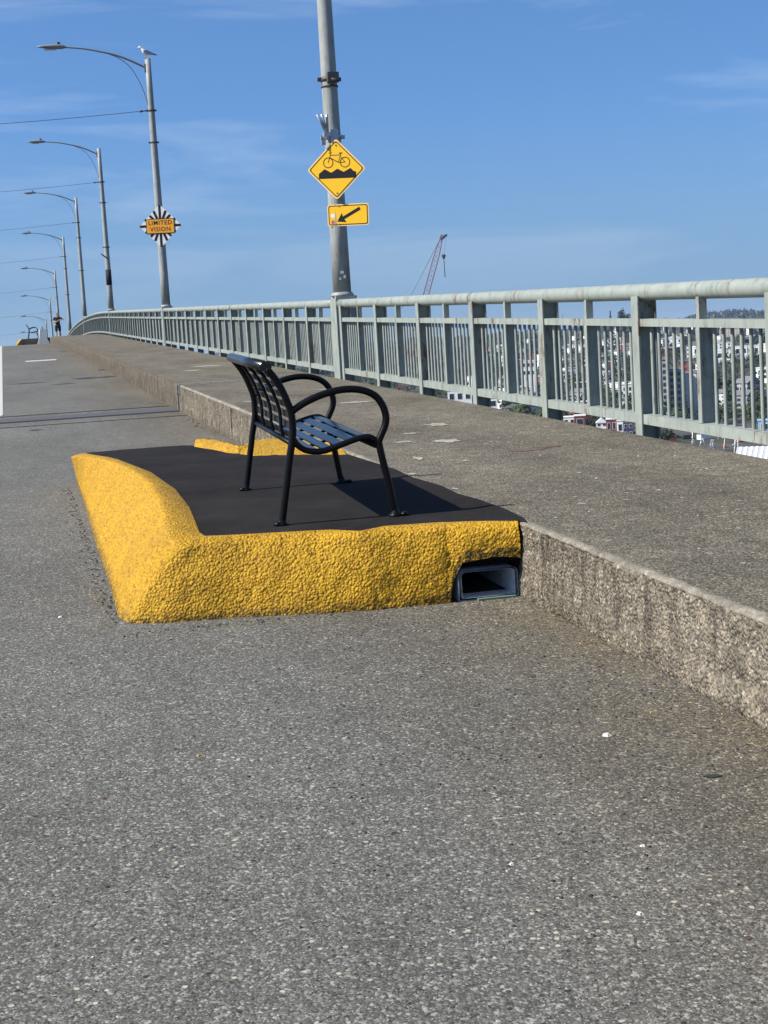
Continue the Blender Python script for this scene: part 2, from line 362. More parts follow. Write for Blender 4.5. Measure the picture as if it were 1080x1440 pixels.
# kerb face with worn surface (real relief), chamfered arris; fine near the camera
b = MB()
def kerb_rows(y0, y1, dy, zs):
    rows = []; y = y0
    while y < y1+1e-6:
        r = []
        for i, t in enumerate(zs):
            z = t*WALK
            w = noise.noise(Vector((y*14, z*14, 3)))*.010+noise.noise(Vector((y*3.1, z*5, 7)))*.008+noise.noise(Vector((y*37, z*37, 1)))*.006
            w -= .009*max(0, min(1, (.34-t)*12+noise.noise(Vector((y*2, 4, 4)))))
            r.append(Vector((XC+.012*t-.004+w*(.3 if t in (0, 1) else 1), y, rz(y)+z-.012*(t > .99))))
        # rounded lighter arris
        e = noise.noise(Vector((y*5, 9, 1)))*.012+noise.noise(Vector((y*23, 2, 5)))*.006
        r.append(Vector((XC+.018+e*.3, y, rz(y)+WALK+.001+noise.noise(Vector((y*30, 5, 5)))*.002)))
        r.append(Vector((XC+.042+e*1.6+noise.noise(Vector((y*1.7, 3, 8)))*.02, y, rz(y)+WALK+.003)))
        r.append(Vector((XC+.12, y, rz(y)+WALK-.014)))
        rows.append(r); y += dy
    return rows
zs = [i/14 for i in range(15)]
for (a0, a1, dy, zz) in ((-8, 3.0, .12, zs), (3.0, 9, .014, [i/26 for i in range(27)]), (9, 21.72, .03, zs), (22.0, 45, .12, [0, .3, .6, 1]), (45, 420, 2.0, [0, .5, 1])):
    n0 = len(b.f); b.grid(kerb_rows(a0, a1, dy, zz)); k = len(zz)
    rowf = k+2
    for q in range(n0, len(b.f)): b.m[q] = (1 if (q-n0) % rowf >= k-1 else 0) if a1 < 22 else 2
props(b.build('kerb', [M['kerb'], M['arris'], M['kerb2']]), kind='structure')
b = MB(); b.smooth = True
for (a0, a1) in ((-8, 21.72), (22.0, 420)):
    ys = [y for y in YS if a0 < y < a1]; ys = [a0]+ys+[a1]
    b.grid([[Vector((x, y, rz(y)+WALK)) for x in (XC+.035, 2.8, 3.4, 4.0, XE)] for y in ys])
    b.smooth = False
    b.grid([[Vector((XE, y, rz(y)+WALK)), Vector((XE, y, rz(y)-.35))] for y in ys])
    b.grid([[Vector((XE, y, rz(y)-.35)), Vector((-14.3, y, rz(y)-.35)), Vector((-14.3, y, rz(y)+.35)), Vector((-14, y, rz(y)+.35)), Vector((-14, y, rz(y)))] for y in ys])
props(b.build('pavement', M['walk']), kind='structure')

# expansion joint: steel plate across road, kerb and walk
J = root('expansion_joint', (0, 21.9, rz(21.9)), 'steel expansion joint crossing the road, kerb and walkway at the nearest lamp post', 'bridge joint')
b = MB(); y0 = 21.9
for (a0, a1, h) in ((21.78, 22.5, .006),):
    b.box(-14, XC, a0, a1, -.02, h, sh=rz)
b.build('road_plate', M['steel'], J, (0, 21.9, rz(21.9)))
b = MB()
for (a0, a1) in ((20.72, 20.80), (21.60, 21.76), (22.95, 23.08)): b.box(-14, XC-.02, a0, a1, -.02, .004, sh=rz)
b.box(XC+.03, XC+.06, 21.72, 22.0, 0, WALK-.02, sh=rz); b.box(XC+.04, XE, 21.72, 22.0, WALK-.08, WALK-.03, sh=rz)
b.build('gap_seal', M['dark'], J, (0, 21.9, rz(21.9)))
b = MB()
for (a0, a1) in ((21.70, 21.735), (21.985, 22.02)):
    b.box(XC-.012, XC+.03, a0, a1, 0, WALK+.006, sh=rz); b.box(XC+.03, XE, a0-.02, a1+.02, WALK-.05, WALK+.008, sh=rz)
b.build('walk_angle', M['pale'], J, (0, 21.9, rz(21.9)))
b = MB()
for yy, w_ in ((16.55, .022),): b.box(XC-.0165, XC+.02, yy, yy+w_, .0, WALK-.02, sh=rz)
props(b.build('kerb_joint_lines', M['pale']), kind='structure')
# painted markings: thin sheets
b = MB()
ys = [23.6+2*i for i in range(40)]
b.add([(-.33, 23.6, rz(23.6)+.005), (-.30, 23.25, rz(23.25)+.005), (-.235, 23.1, rz(23.1)+.005), (-.20, 23.3, rz(23.3)+.005), (-.185, 23.6, rz(23.6)+.005)], [(0, 1, 2, 3, 4)])
b.grid([[Vector((-.33-.0032*(y-23.6), y, rz(y)+.005)), Vector((-.185-.0032*(y-23.6), y, rz(y)+.005))] for y in ys])
props(b.build('lane_line', M['white']), kind='structure')
b = MB(); b.grid([[Vector((x, y, rz(y)+.005)) for x in (.47, .7, .95, 1.2, 1.46)] for y in (49.6, 50.1, 50.6)])
props(b.build('cross_mark', M['white']), kind='structure')
def blob(b, x, y, rx, ry, z0, seed, n=14, h=.004):
    rnd = random.Random(seed); vs = [Vector((x, y, rz(y)+z0+h))]
    for k in range(n):
        w = 2*pi*k/n; q = 1+rnd.uniform(-.35, .3)
        X = x+cos(w)*rx*q; Y = y+sin(w)*ry*q; vs.append(Vector((X, Y, rz(Y)+z0+h)))
    b.add(vs, [(0, 1+k, 1+(k+1) % n) for k in range(n)], False)
def onwalk(u, v, z=WALK):
    d = CF+CR*((u-540)/FPX)-CU*((v-720)/FPX); t = (z-CAMH)/(d.z-.0296*d.y); return d.x*t, d.y*t
b = MB(); rnd = random.Random(4)
for (u, v, w, h) in ((614, 597.5, 30, 4.5), (629, 620.5, 40, 5), (588, 645, 13, 5), (500, 566, 50, 2), (470, 547, 60, 1.2), (352, 565, 22, 1.5), (288, 515, 40, 1.5), (272, 521, 22, 1.5),
                     (580, 667, 14, 2), (577, 610, 20, 2), (567, 622, 28, 2), (718, 653, 18, 3), (640, 688, 8, 3), (655, 648, 12, 2), (845, 700, 26, 3), (885, 690, 22, 2), (960, 702, 20, 3),
                     (905, 745, 16, 2), (1010, 716, 20, 2), (1060, 735, 18, 3), (845, 725, 18, 3), (820, 668, 20, 2), (1050, 785, 20, 2), (760, 720, 16, 2), (690, 622, 16, 1.5), (748, 610, 20, 1.5), (775, 617, 12, 1.5)):
    x, y = onwalk(u, v); d = sqrt(x*x+y*y); x1, y1 = onwalk(u, v-h/2); x2, y2 = onwalk(u, v+h/2)
    if u > 660:
        for q in range(7):
            sx = w/FPX*d*rnd.uniform(.05, .22); blob(b, x+rnd.gauss(0, .09), y+rnd.gauss(0, .16), sx, sx*rnd.uniform(.6, 1.6), WALK, u*7+q, 9, .002)
    else: blob(b, x, y, w/2/FPX*d, max(.012, (y1-y2)/2), WALK, u, 16)
props(b.build('walk_paint_spots', M['pale']), kind='structure')
b = MB()
for (u, v, w, h) in ((425, 555, 45, 3), (395, 556, 30, 2), (745, 632, 60, 4), (770, 628, 40, 3)):
    x, y = onwalk(u, v); d = sqrt(x*x+y*y); x1, y1 = onwalk(u, v-h/2); x2, y2 = onwalk(u, v+h/2)
    blob(b, x, y, w/2/FPX*d, max(.012, (y1-y2)/2), WALK, u, 16, .003)
props(b.build('walk_red_streaks', M['redst']), kind='structure')
b = MB()
for (u, v, w, h) in ((1002, 1092, 26, 5), (120, 532, 40, 2), (150, 530, 24, 2), (90, 540, 30, 1.2), (40, 539, 50, 1.2), (145, 520, 12, 2), (92, 494, 16, 1), (50, 605, 20, 1.5)):
    x, y = onwalk(u, v, 0); d = sqrt(x*x+y*y); x1, y1 = onwalk(u, v-h/2, 0); x2, y2 = onwalk(u, v+h/2, 0)
    blob(b, x, y, w/2/FPX*d, max(.012, (y1-y2)/2), 0, u, 16, .003)
props(b.build('tar_patches', M['tar']), kind='structure')

# ------------------------------------------------------------------ loose debris
def chips(name, mat, items, flat=.5):
    b = MB(); rnd = random.Random(len(items))
    for (x, y, z, s) in items:
        vs = []; n = 5; rot = rnd.uniform(0, 6)
        for k in range(n):
            w = rot+2*pi*k/n; q = s*rnd.uniform(.6, 1.1); vs.append(Vector((x+cos(w)*q, y+sin(w)*q, rz(y)+z-.002)))
        for k in range(n):
            w = rot+2*pi*k/n; q = s*rnd.uniform(.35, .7); vs.append(Vector((x+cos(w)*q, y+sin(w)*q, rz(y)+z+s*flat*rnd.uniform(.6, 1.2))))
        b.add(vs, [tuple(range(n))[::-1], tuple(range(n, 2*n))]+[(i, (i+1) % n, (i+1) % n+n, i+n) for i in range(n)], False)
    return b.build(name, mat)
rnd = random.Random(11); dk = []; yl = []; lt = []; lf = []
for i in range(420):                                   # gravel drift along the foot of the kerb
    y = rnd.uniform(3.2, 24); x = XC-.015-abs(rnd.gauss(0, .13)); dk.append((x, y, 0, rnd.uniform(.003, .009)))
for i in range(240):                                   # shed grit along the left foot of the yellow berm
    y = rnd.uniform(7.1, 13); x = .41-abs(rnd.gauss(0, .05)); dk.append((x, y, 0, rnd.uniform(.004, .012)))
for i in range(170):
    x = rnd.uniform(.4, 2.3); dk.append((x, 6.93-abs(rnd.gauss(0, .04))-.0*x, 0, rnd.uniform(.003, .009)))
for i in range(420): dk.append((2.3-abs(rnd.gauss(0, .85)), rnd.uniform(3.1, 6.85), 0, rnd.uniform(.003, .009)))
for i in range(60):
    y = rnd.uniform(12.2, 20); dk.append((XC-.02-abs(rnd.gauss(0, .1)), y, 0, rnd.uniform(.008, .02)))
for i in range(55): yl.append((.37-abs(rnd.gauss(0, .07)), rnd.uniform(7.0, 8.6), 0, rnd.uniform(.003, .007)))
for i in range(60): yl.append((rnd.uniform(.4, 2.3), 6.88-abs(rnd.gauss(0, .05)), 0, rnd.uniform(.003, .006)))
for i in range(22): yl.append((XC-abs(rnd.gauss(0, .12))-.02, rnd.uniform(4, 7), 0, rnd.uniform(.003, .008)))
for i in range(90): lt.append((rnd.uniform(-.6, 2.3), rnd.uniform(3.1, 7), 0, rnd.uniform(.003, .0065)))
for i in range(60): lt.append((rnd.uniform(2.5, 4.4), rnd.uniform(5, 14), WALK, rnd.uniform(.004, .011)))
for (u, v, s) in ((853, 1034, .022), (720, 1215, .012), (900, 1285, .013), (903, 1190, .012), (280, 1063, .011), (85, 868, .02)):
    x, y = onwalk(u, v, 0); (yl if u == 280 else lt).append((x, y, 0, s))
for (u, v) in ((145, 1123), (270, 1005), (785, 1046), (855, 908), (1050, 1320), (690, 838)):
    x, y = onwalk(u, v, 0); lf.append((x, y, 0, .018))
props(chips('dark_gravel', M['pebble'], dk), 'loose dark grit scattered along the kerb foot and around the yellow berm', 'gravel', kind='stuff')
props(chips('yellow_chips', M['chip'], yl), 'small yellow paint crumbs lying on the asphalt round the berm', 'paint chips', kind='stuff')
props(chips('pale_chips', M['lpeb'], lt, .3), 'tiny pale stone chips lying on road and walkway', 'stone chips', kind='stuff')
props(chips('dry_leaves', M['leaf'], lf, .15), 'few brown dry leaf scraps lying flat on the grey road', 'leaves', kind='stuff')

# ------------------------------------------------------------------ bench island
def P3(x, y, z): return Vector((x, y, rz(y)+z))
IL = (1.3, 9.5, rz(9.5))
isl = root('bench_island', IL, 'raised black asphalt pad with bright yellow sloping edges, in the foreground against the kerb', 'bench pad')
st = [((.485, 13.4, 0), (.44, 13.3, .245), (.57, 13.1, .287)), ((.468, 11.9, 0), (.60, 11.6, .375), (.74, 11.6, .360)),
      ((.445, 10.6, 0), (.73, 10.3, .415), (.885, 10.4, .370)), ((.43, 9.4, 0), (.775, 9.25, .422), (.935, 9.3, .370)), ((.425, 8.4, 0), (.745, 8.3, .418), (.915, 8.4, .370)),
      ((.41, 7.7, 0), (.70, 7.6, .402), (.870, 7.7, .370)), ((.405, 7.35, 0), (.695, 7.28, .376), (.850, 7.44, .370)), ((.44, 7.15, 0), (.75, 7.17, .350), (.86, 7.30, .370)),
      ((.60, 7.07, 0), (.86, 7.16, .348), (.93, 7.27, .370)), ((.95, 7.03, 0), (1.08, 7.13, .348), (1.11, 7.225, .370)), ((1.35, 6.92, 0), (1.38, 7.05, .350), (1.40, 7.16, .370)),
      ((1.50, 6.90, 0), (1.48, 7.00, .350), (1.47, 7.135, .370)), ((1.60, 6.88, 0), (1.59, 6.96, .350), (1.585, 7.02, .369)), ((1.74, 6.87, 0), (1.73, 6.96, .355), (1.73, 7.10, .370)),
      ((1.94, 6.86, 0), (1.95, 6.91, .360), (1.96, 7.07, .370)), ((1.985, 6.86, .01), (2.0, 6.91, .360), (2.01, 7.06, .370)), ((2.005, 6.86, .12), (2.03, 6.90, .360), (2.05, 7.04, .370)), ((2.05, 6.85, .205), (2.08, 6.90, .360), (2.10, 7.02, .370)),
      ((2.20, 6.83, .225), (2.22, 6.87, .358), (2.24, 6.96, .370)), ((2.342, 6.82, .21), (2.342, 6.83, .352), (2.355, 6.88, .370))]
def catm(seq, n):
    out = []
    for i in range(len(seq)-1):
        p0 = seq[max(i-1, 0)]; p1 = seq[i]; p2 = seq[i+1]; p3 = seq[min(i+2, len(seq)-1)]
        m = max(2, int((p2-p1).length/n))
        for k in range(m):
            t = k/m; out.append((i, t, .5*((2*p1)+(p2-p0)*t+(2*p0-5*p1+4*p2-p3)*t*t+(3*p1-p0-3*p2+p3)*t**3)))
    return out+[(len(seq)-2, 1.0, seq[-1])]
rdg = catm([Vector(a[1]) for a in st], .013)
rows = []; wear = []; NT = 36
for (i, t, R) in rdg:
    O = Vector(st[i][0]).lerp(Vector(st[i+1][0]), t); I = Vector(st[i][2]).lerp(Vector(st[i+1][2]), t)
    Mi = (O+R)/2+Vector((0, 0, .035)); out = (O-I); out.z = 0; out.normalize(); Mi += out*(.015 if i > 6 else .02 if i > 1 else 0)
    row = []; side = Vector((out.x*.6, out.y*.6, .8))
    for k in range(NT+1):
        s = k/NT
        if s < .8:                                     # outer slope
            w = s/.8; q = (1-w)**2*O+2*w*(1-w)*(Mi*2-(O+R)/2)*.5+2*w*(1-w)*Mi*.5+w*w*R
        else:
            w = (s-.8)/.2; q = R.lerp(I, w)+Vector((0, 0, .010*sin(pi*w)))
        n1 = noise.noise(Vector((q.x*9, q.y*9, q.z*9)))*.011; c, _ = noise.voronoi(Vector((q.x*62, q.y*62, q.z*62)))
        c2, _ = noise.voronoi(Vector((q.x*115+9, q.y*115, q.z*115)))
        amp = .35+.9*max(0, min(1, .5+1.6*noise.noise(Vector((q.x*4, q.y*2.2, q.z*5+3)))))+(.35 if s < .3 else 0)
        n2 = ((.5-c[0])*.0125*amp+(.5-c2[0])*.007) if s < .8 else (.5-c[0])*.004
        f = min(1, (1-s)*9) if s > .8 else 1
        q = q+side*(n1+n2)*f*(1 if s > .03 else .3)+Vector((0, 0, -.012 if k == 0 else 0))
        row.append(P3(*q)); g = 0
        if s < .10: g = 1-s/.10
        if i > 14 and s < .13: g = .9
        if i == 14 and t > .5 and s < .25: g = .9
        wear.append(g)
    rows.append(row)
b = MB(); b.smooth = True; b.grid(rows)
nf = 0
for ri in range(len(rows)-1):
    for _ in range(NT): b.m[nf] = 1 if rdg[ri][0] >= 7 else 0; nf += 1
yo = b.build('yellow_edge', [M['yellow'], M['yellow']], isl, IL)
ca = yo.data.color_attributes.new('wear', 'FLOAT_COLOR', 'POINT')
for k, g in enumerate(wear): ca.data[k].color = (g, g, g, 1)
# far lip: yellow with a notch
def lip(ib, ob, name):
    rows = []; wr = []
    n = 40
    for k in range(n+1):
        t = k/n*(len(ib)-1); i = min(int(t), len(ib)-2); f = t-i
        A = Vector(ib[i]).lerp(Vector(ib[i+1]), f); B = Vector(ob[i]).lerp(Vector(ob[i+1]), f)
        row = []
        for j in range(13):
            s = j/12; q = A.lerp(B, min(1, s*1.35)); q.z = .362+.05*sin(pi*min(1, s*1.35)*.55) if s < .75 else .40*(1-(s-.75)/.25)-.01
            if s >= .75: q.y += (s-.75)*.5
            q += Vector((0, 0, noise.noise(q*17)*.008)) if 0 < j < 12 else Vector()
            row.append(P3(*q))
        rows.append(row)
    b = MB(); b.smooth = True; b.grid(rows); return b.build(name, M['yellow'], isl, IL)
lip([(1.40, 12.15, 0), (1.50, 11.75, 0), (1.56, 11.35, 0), (1.63, 11.25, 0), (1.68, 11.3, 0)], [(1.45, 12.35, 0), (1.58, 12.1, 0), (1.62, 11.75, 0), (1.66, 11.42, 0), (1.71, 11.4, 0)], 'yellow_lip')
lip([(1.63, 11.2, 0), (1.72, 10.95, 0), (1.9, 10.85, 0), (2.12, 10.7, 0), (2.33, 10.55, 0)], [(1.72, 11.5, 0), (1.80, 11.8, 0), (1.95, 11.95, 0), (2.18, 11.7, 0), (2.345, 11.3, 0)], 'yellow_lip')
# black top, with an irregular edge lapping onto the walk
b = MB(); inner = [(I[0]-.012*(k < 8), I[1]-.012*(k >= 7)) for k, (_, _, I) in enumerate(st)]
right = [(2.375, 6.78), (2.41, 6.95), (2.43, 7.3), (2.42, 7.7), (2.39, 8.0), (2.41, 8.4), (2.37, 8.9), (2.39, 9.4), (2.36, 9.9), (2.345, 10.6), (2.345, 11.2)]
far = [(1.95, 11.6), (1.72, 11.45), (1.6, 11.6), (1.55, 12.05), (1.35, 12.45), (.95, 12.9)]
poly = inner+right+far
def topz(x, y):
    z = .3665
    if y > 11.4: z -= max(0, (y-11.4))*.045*max(0, min(1, (1.6-x)/.8))
    if x > XC: z = .374
    return z+noise.noise(Vector((x*3, y*3, 0)))*.0012
from mathutils.geometry import delaunay_2d_cdt
pts = [Vector(q) for q in poly]; ne = len(pts); edges = [(i, (i+1) % ne) for i in range(ne)]
gx = .5
while gx < 2.42:
    gy = 6.9
    while gy < 13.2: pts.append(Vector((gx+.001, gy))); gy += .09
    gx += .09
vv, ee, ff, *_ = delaunay_2d_cdt(pts, edges, [], 1, 1e-4)
b.add([P3(q.x, q.y, topz(q.x, q.y)) for q in vv], [tuple(f) for f in ff], True)
b.build('asphalt_top', M['black'], isl, IL)
b = MB()                                               # far side wall down to the road
fl = [(.44, 13.3)]+[(x, y) for x, y in far[::-1]]
b.grid([[P3(x, y, topz(x, y)), P3(x+.02, y+.25, -.01)] for x, y in [(.57, 13.1)]+far[::-1]])
b.build('far_slope', M['raw'], isl, IL)
# raw asphalt surround of the drain mouth
b = MB(); b.smooth = True; PX0, PX1, PZ1 = 2.03, 2.335, .150
rows = []
for k in range(41):
    t = k/40; w = pi*(1-t*1.0)
    # outer arch and inner arch around the opening
    if t < .3: a = t/.3; o = (PX0-.05+.0*a, a*.19); i_ = (PX0-.004, a*PZ1)
    elif t < .85: a = (t-.3)/.55; o = (PX0-.05+(PX1-PX0+.065)*a, .19+.05*sin(pi*min(1, a*1.1+.12))); i_ = (PX0-.004+(PX1-PX0+.006)*a, PZ1+.004)
    else: a = (t-.85)/.15; o = (PX1+.014, .18*(1-a)); i_ = (PX1+.002, PZ1*(1-a))
    row = []
    for j in range(9):
        s = j/8; x = o[0]+(i_[0]-o[0])*s; z = o[1]+(i_[1]-o[1])*s
        q = Vector((x, 6.875+.08*s, z-.003)); q += Vector((0, 1, 0))*noise.noise(q*30)*.02
        row.append(P3(*q))
    rows.append(row)
b.grid(rows); b.build('raw_edge', M['raw'], isl, IL)
# rectangular steel drain culvert through the island
dr = root('drain_pipe', (2.19, 6.92, rz(6.92)), 'grey rectangular steel drain pipe opening under the yellow edge beside the kerb', 'drain pipe')
def rrect(cx, cy, w, h, r, n=5, bot=True):
    out = []
    for (sx, sy, a0) in ((1, 1, 0), (-1, 1, pi/2), (-1, -1, pi), (1, -1, 3*pi/2)):
        rr = r if (sy > 0 or bot) else .003
        for k in range(n+1):
            w_ = a0+pi/2*k/n; out.append((cx+sx*(w/2-rr)+rr*cos(w_), cy+sy*(h/2-rr)+rr*sin(w_)))
    return out
b = MB()
MY = Matrix(((1, 0, 0, 0), (0, 0, 1, 0), (0, 1, 0, rz(6.92)), (0, 0, 0, 1)))   # local xy -> world xz, local z -> world y
W_ = PX1-PX0; cx = (PX0+PX1)/2
b.ring(rrect(cx, PZ1/2, W_, PZ1, .028, bot=False), rrect(cx, PZ1/2+.002, W_-.03, PZ1-.022, .018, bot=False), MY, 6.858, 9.4)
b.build('pipe_shell', M['pipe'], dr, (2.19, 6.92, rz(6.92)), recalc=True)
b = MB(); b.box(PX0+.017, PX1-.017, 7.0, 9.3, .0105, .0125, sh=rz); b.build('painted_shade', M['dark'], dr, (2.19, 6.92, rz(6.92)))  # dark sheet on the pipe floor, painting in the shade of the interior
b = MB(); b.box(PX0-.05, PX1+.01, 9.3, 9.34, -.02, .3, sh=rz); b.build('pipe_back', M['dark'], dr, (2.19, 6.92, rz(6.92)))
b = MB(); b.box(PX0+.09, PX1-.02, 6.835, 6.86, -.005, .010, sh=rz); b.build('green_sill', m_flat('verdigris_sill', (.12, .19, .15), .8, sc=60), dr, (2.19, 6.92, rz(6.92)))

# ------------------------------------------------------------------ bench
BX, BY = 1.288, 7.44; BLEN = 1.55; SHX = .058/BLEN    # bench is set slightly askew
bn = root('bench', (BX, BY, rz(BY)+WALK), 'black metal slatted bench with looped arms on the foreground pad, facing the railing', 'bench', rot=(.0296, 0, -SHX))
leg_r = [(-.013, .0), (.02, .18), (.048, .333), (.068, .43)]
back_p = [(.068, .43), (.075, .50), (.070, .574), (.052, .634), (.028, .695), (-.004, .752), (-.04, .80)]
arm_p = [(.072, .575), (.14, .615), (.215, .645), (.29, .664), (.35, .671), (.41, .668), (.47, .652), (.517, .622), (.548, .575), (.562, .52), (.556, .475), (.535, .43), (.519, .395), (.521, .36), (.54, .26), (.557, .18), (.585, .0)]
seat_p = [(.072, .445), (.085, .415), (.115, .385), (.155, .368), (.215, .363), (.27, .374), (.33, .392), (.39, .410), (.43, .418), (.468, .418), (.50, .400), (.519, .375)]
def prof(seq, y): return bez([(x, y, z) for x, z in seq], 4)
for y in (.0, BLEN):
    b = MB(); b.tube(prof(leg_r+back_p[1:], y), .0188, 12, flat=1.0); b.build('rear_leg', M['bench'], bn)
    b = MB(); b.tube(prof(arm_p, y), .0188, 12, flat=1.0); b.build('armrest_and_front_leg', M['bench'], bn)
    b = MB(); b.tube(prof(seat_p, y), .0165, 10); b.build('seat_rail', M['bench'], bn)
    for x in (-.013, .585):
        b = MB(); b.lathe((x, y, 0), [(.0, 0), (.038, 0), (.036, .006), (.026, .012), (.019, .035), (.0, .035)], 14)
        b.lathe((x+.045 if x > .3 else x-.02, y-.012, 0), [(0, 0), (.022, 0), (.020, .012), (.012, .018), (0, .018)], 10); b.build('foot', M['bench'], bn)
def arc(seq, n=60):
    pts = bez([(x, 0, z) for x, z in seq], 8); L_ = [0]
    for i in range(1, len(pts)): L_.append(L_[-1]+(pts[i]-pts[i-1]).length)
    def f(d):
        for i in range(1, len(pts)):
            if L_[i] >= d-1e-9:
                t = (d-L_[i-1])/(L_[i]-L_[i-1]+1e-9); return pts[i-1].lerp(pts[i], t), (pts[i]-pts[i-1]).normalized()
        return pts[-1], (pts[-1]-pts[-2]).normalized()
    return f, L_[-1]
def slats(seq, d0, d1, n, gap, name, off=0):
    f, Lt = arc(seq); w = (d1-d0-gap*(n-1))/n
    for k in range(n):
        a = d0+k*(w+gap); b = MB(); b.smooth = False
        ring = []
        for s in (0, .08, .35, .65, .92, 1):
            p, t = f(a+w*s); nn = Vector((-t.z, 0, t.x)); lift = .0 if 0 < s < 1 else -.004
            ring.append((p+nn*(off+lift), p+nn*(off-.005 if 0 < s < 1 else off-.007)))
        loop = [q[0] for q in ring]+[q[1] for q in ring[::-1]]; m = len(loop)
        vs = [q+Vector((0, y, 0)) for y in (.014, BLEN-.014) for q in loop]
        b.add(vs, [(i, (i+1) % m, (i+1) % m+m, i+m) for i in range(m)]+[tuple(range(m))[::-1], tuple(range(m, 2*m))], False)
        b.build(name, M['slat'], bn, recalc=True)
seat_c = [(.100, .400), (.125, .384), (.165, .372), (.215, .369), (.27, .380), (.33, .398), (.39, .416), (.43, .424), (.468, .424), (.497, .412), (.512, .393)]
slats(seat_c, 0, .455, 7, .017, 'seat_slat')
back_c = [(.088, .418), (.078, .47), (.078, .52), (.072, .574), (.054, .634), (.030, .695), (-.002, .752), (-.03, .79)]
slats(back_c, .0, .37, 7, .017, 'back_slat', -.004)
for y in (BLEN*.25, BLEN*.5, BLEN*.75):
    b = MB(); b.tube([q+Vector((0, 0, -.012)) for q in prof(seat_c, y)], .009, 6, smooth=False); b.tube([q+Vector((-.010, 0, 0)) for q in prof(back_c, y)], .010, 6, smooth=False)
    b.build('cross_strap', M['bench'], bn)
b = MB(); b.tube([(-.045, -.018, .812), (-.045, BLEN+.018, .812)], .030, 16, flat=.9); b.build('top_tube', M['slat'], bn)
b = MB(); b.tube([(.50, .0, .375), (.50, BLEN, .375)], .017, 10); b.tube([(.075, .0, .405), (.075, BLEN, .405)], .014, 10); b.build('stretcher', M['bench'], bn)

# ------------------------------------------------------------------ second island, bench and barrier at the crest
D2 = 83.9; y2 = 9.5+D2
isl2 = copy_tree(isl); isl2.location = (1.3, y2, rz(y2)); isl2.rotation_euler = (slope(y2)-.0296, 0, 0)
for ch in isl2.children:
    if ch.name.startswith('yellow_edge'): ch.material_slots[1].link = 'OBJECT'; ch.material_slots[1].material = M['raw']
isl2['label'] = 'small distant black pad with one yellow end at the crest of the bridge'
bn2 = copy_tree(bn); by = BY+D2; bn2.location = (BX-.15, by, rz(by)+WALK); bn2.rotation_euler = (slope(by), 0, -SHX)
bn2['label'] = 'tiny distant black bench at the crest of the bridge'
for a_ in (isl, isl2): a_['group'] = 'yellow edged bench pads'
for a_ in (bn, bn2): a_['group'] = 'black benches on the pads'
bl = (1.98, 90.0, rz(90)); br = root('traffic_barrier', bl, 'white tapered traffic barrier beside the distant bench at the crest', 'barrier')
b = MB(); pf = [(-.33, 0), (.33, 0), (.33, .08), (.24, .30), (.17, .84), (.14, .90), (-.14, .90), (-.17, .84), (-.24, .30), (-.33, .08)]
b.prism(pf, Matrix(((1, 0, 0, bl[0]), (0, 0, 1, bl[1]), (0, 1, 0, bl[2]), (0, 0, 0, 1))), 0, 1.4); b.build('barrier_body', M['plastic'], br, bl, recalc=True)
b = MB(); b.tube([(bl[0], 90.2, bl[2]+.84), (bl[0], 90.2, bl[2]+1.02)], .03, 8); b.build('top_pin', M['dark'], br, bl)
b = MB(); b.box(bl[0]+.13, bl[0]+.2, 90.1, 91.3, .35, .42, sh=lambda y: bl[2]); b.build('side_rib', M['clamp'], br, bl)

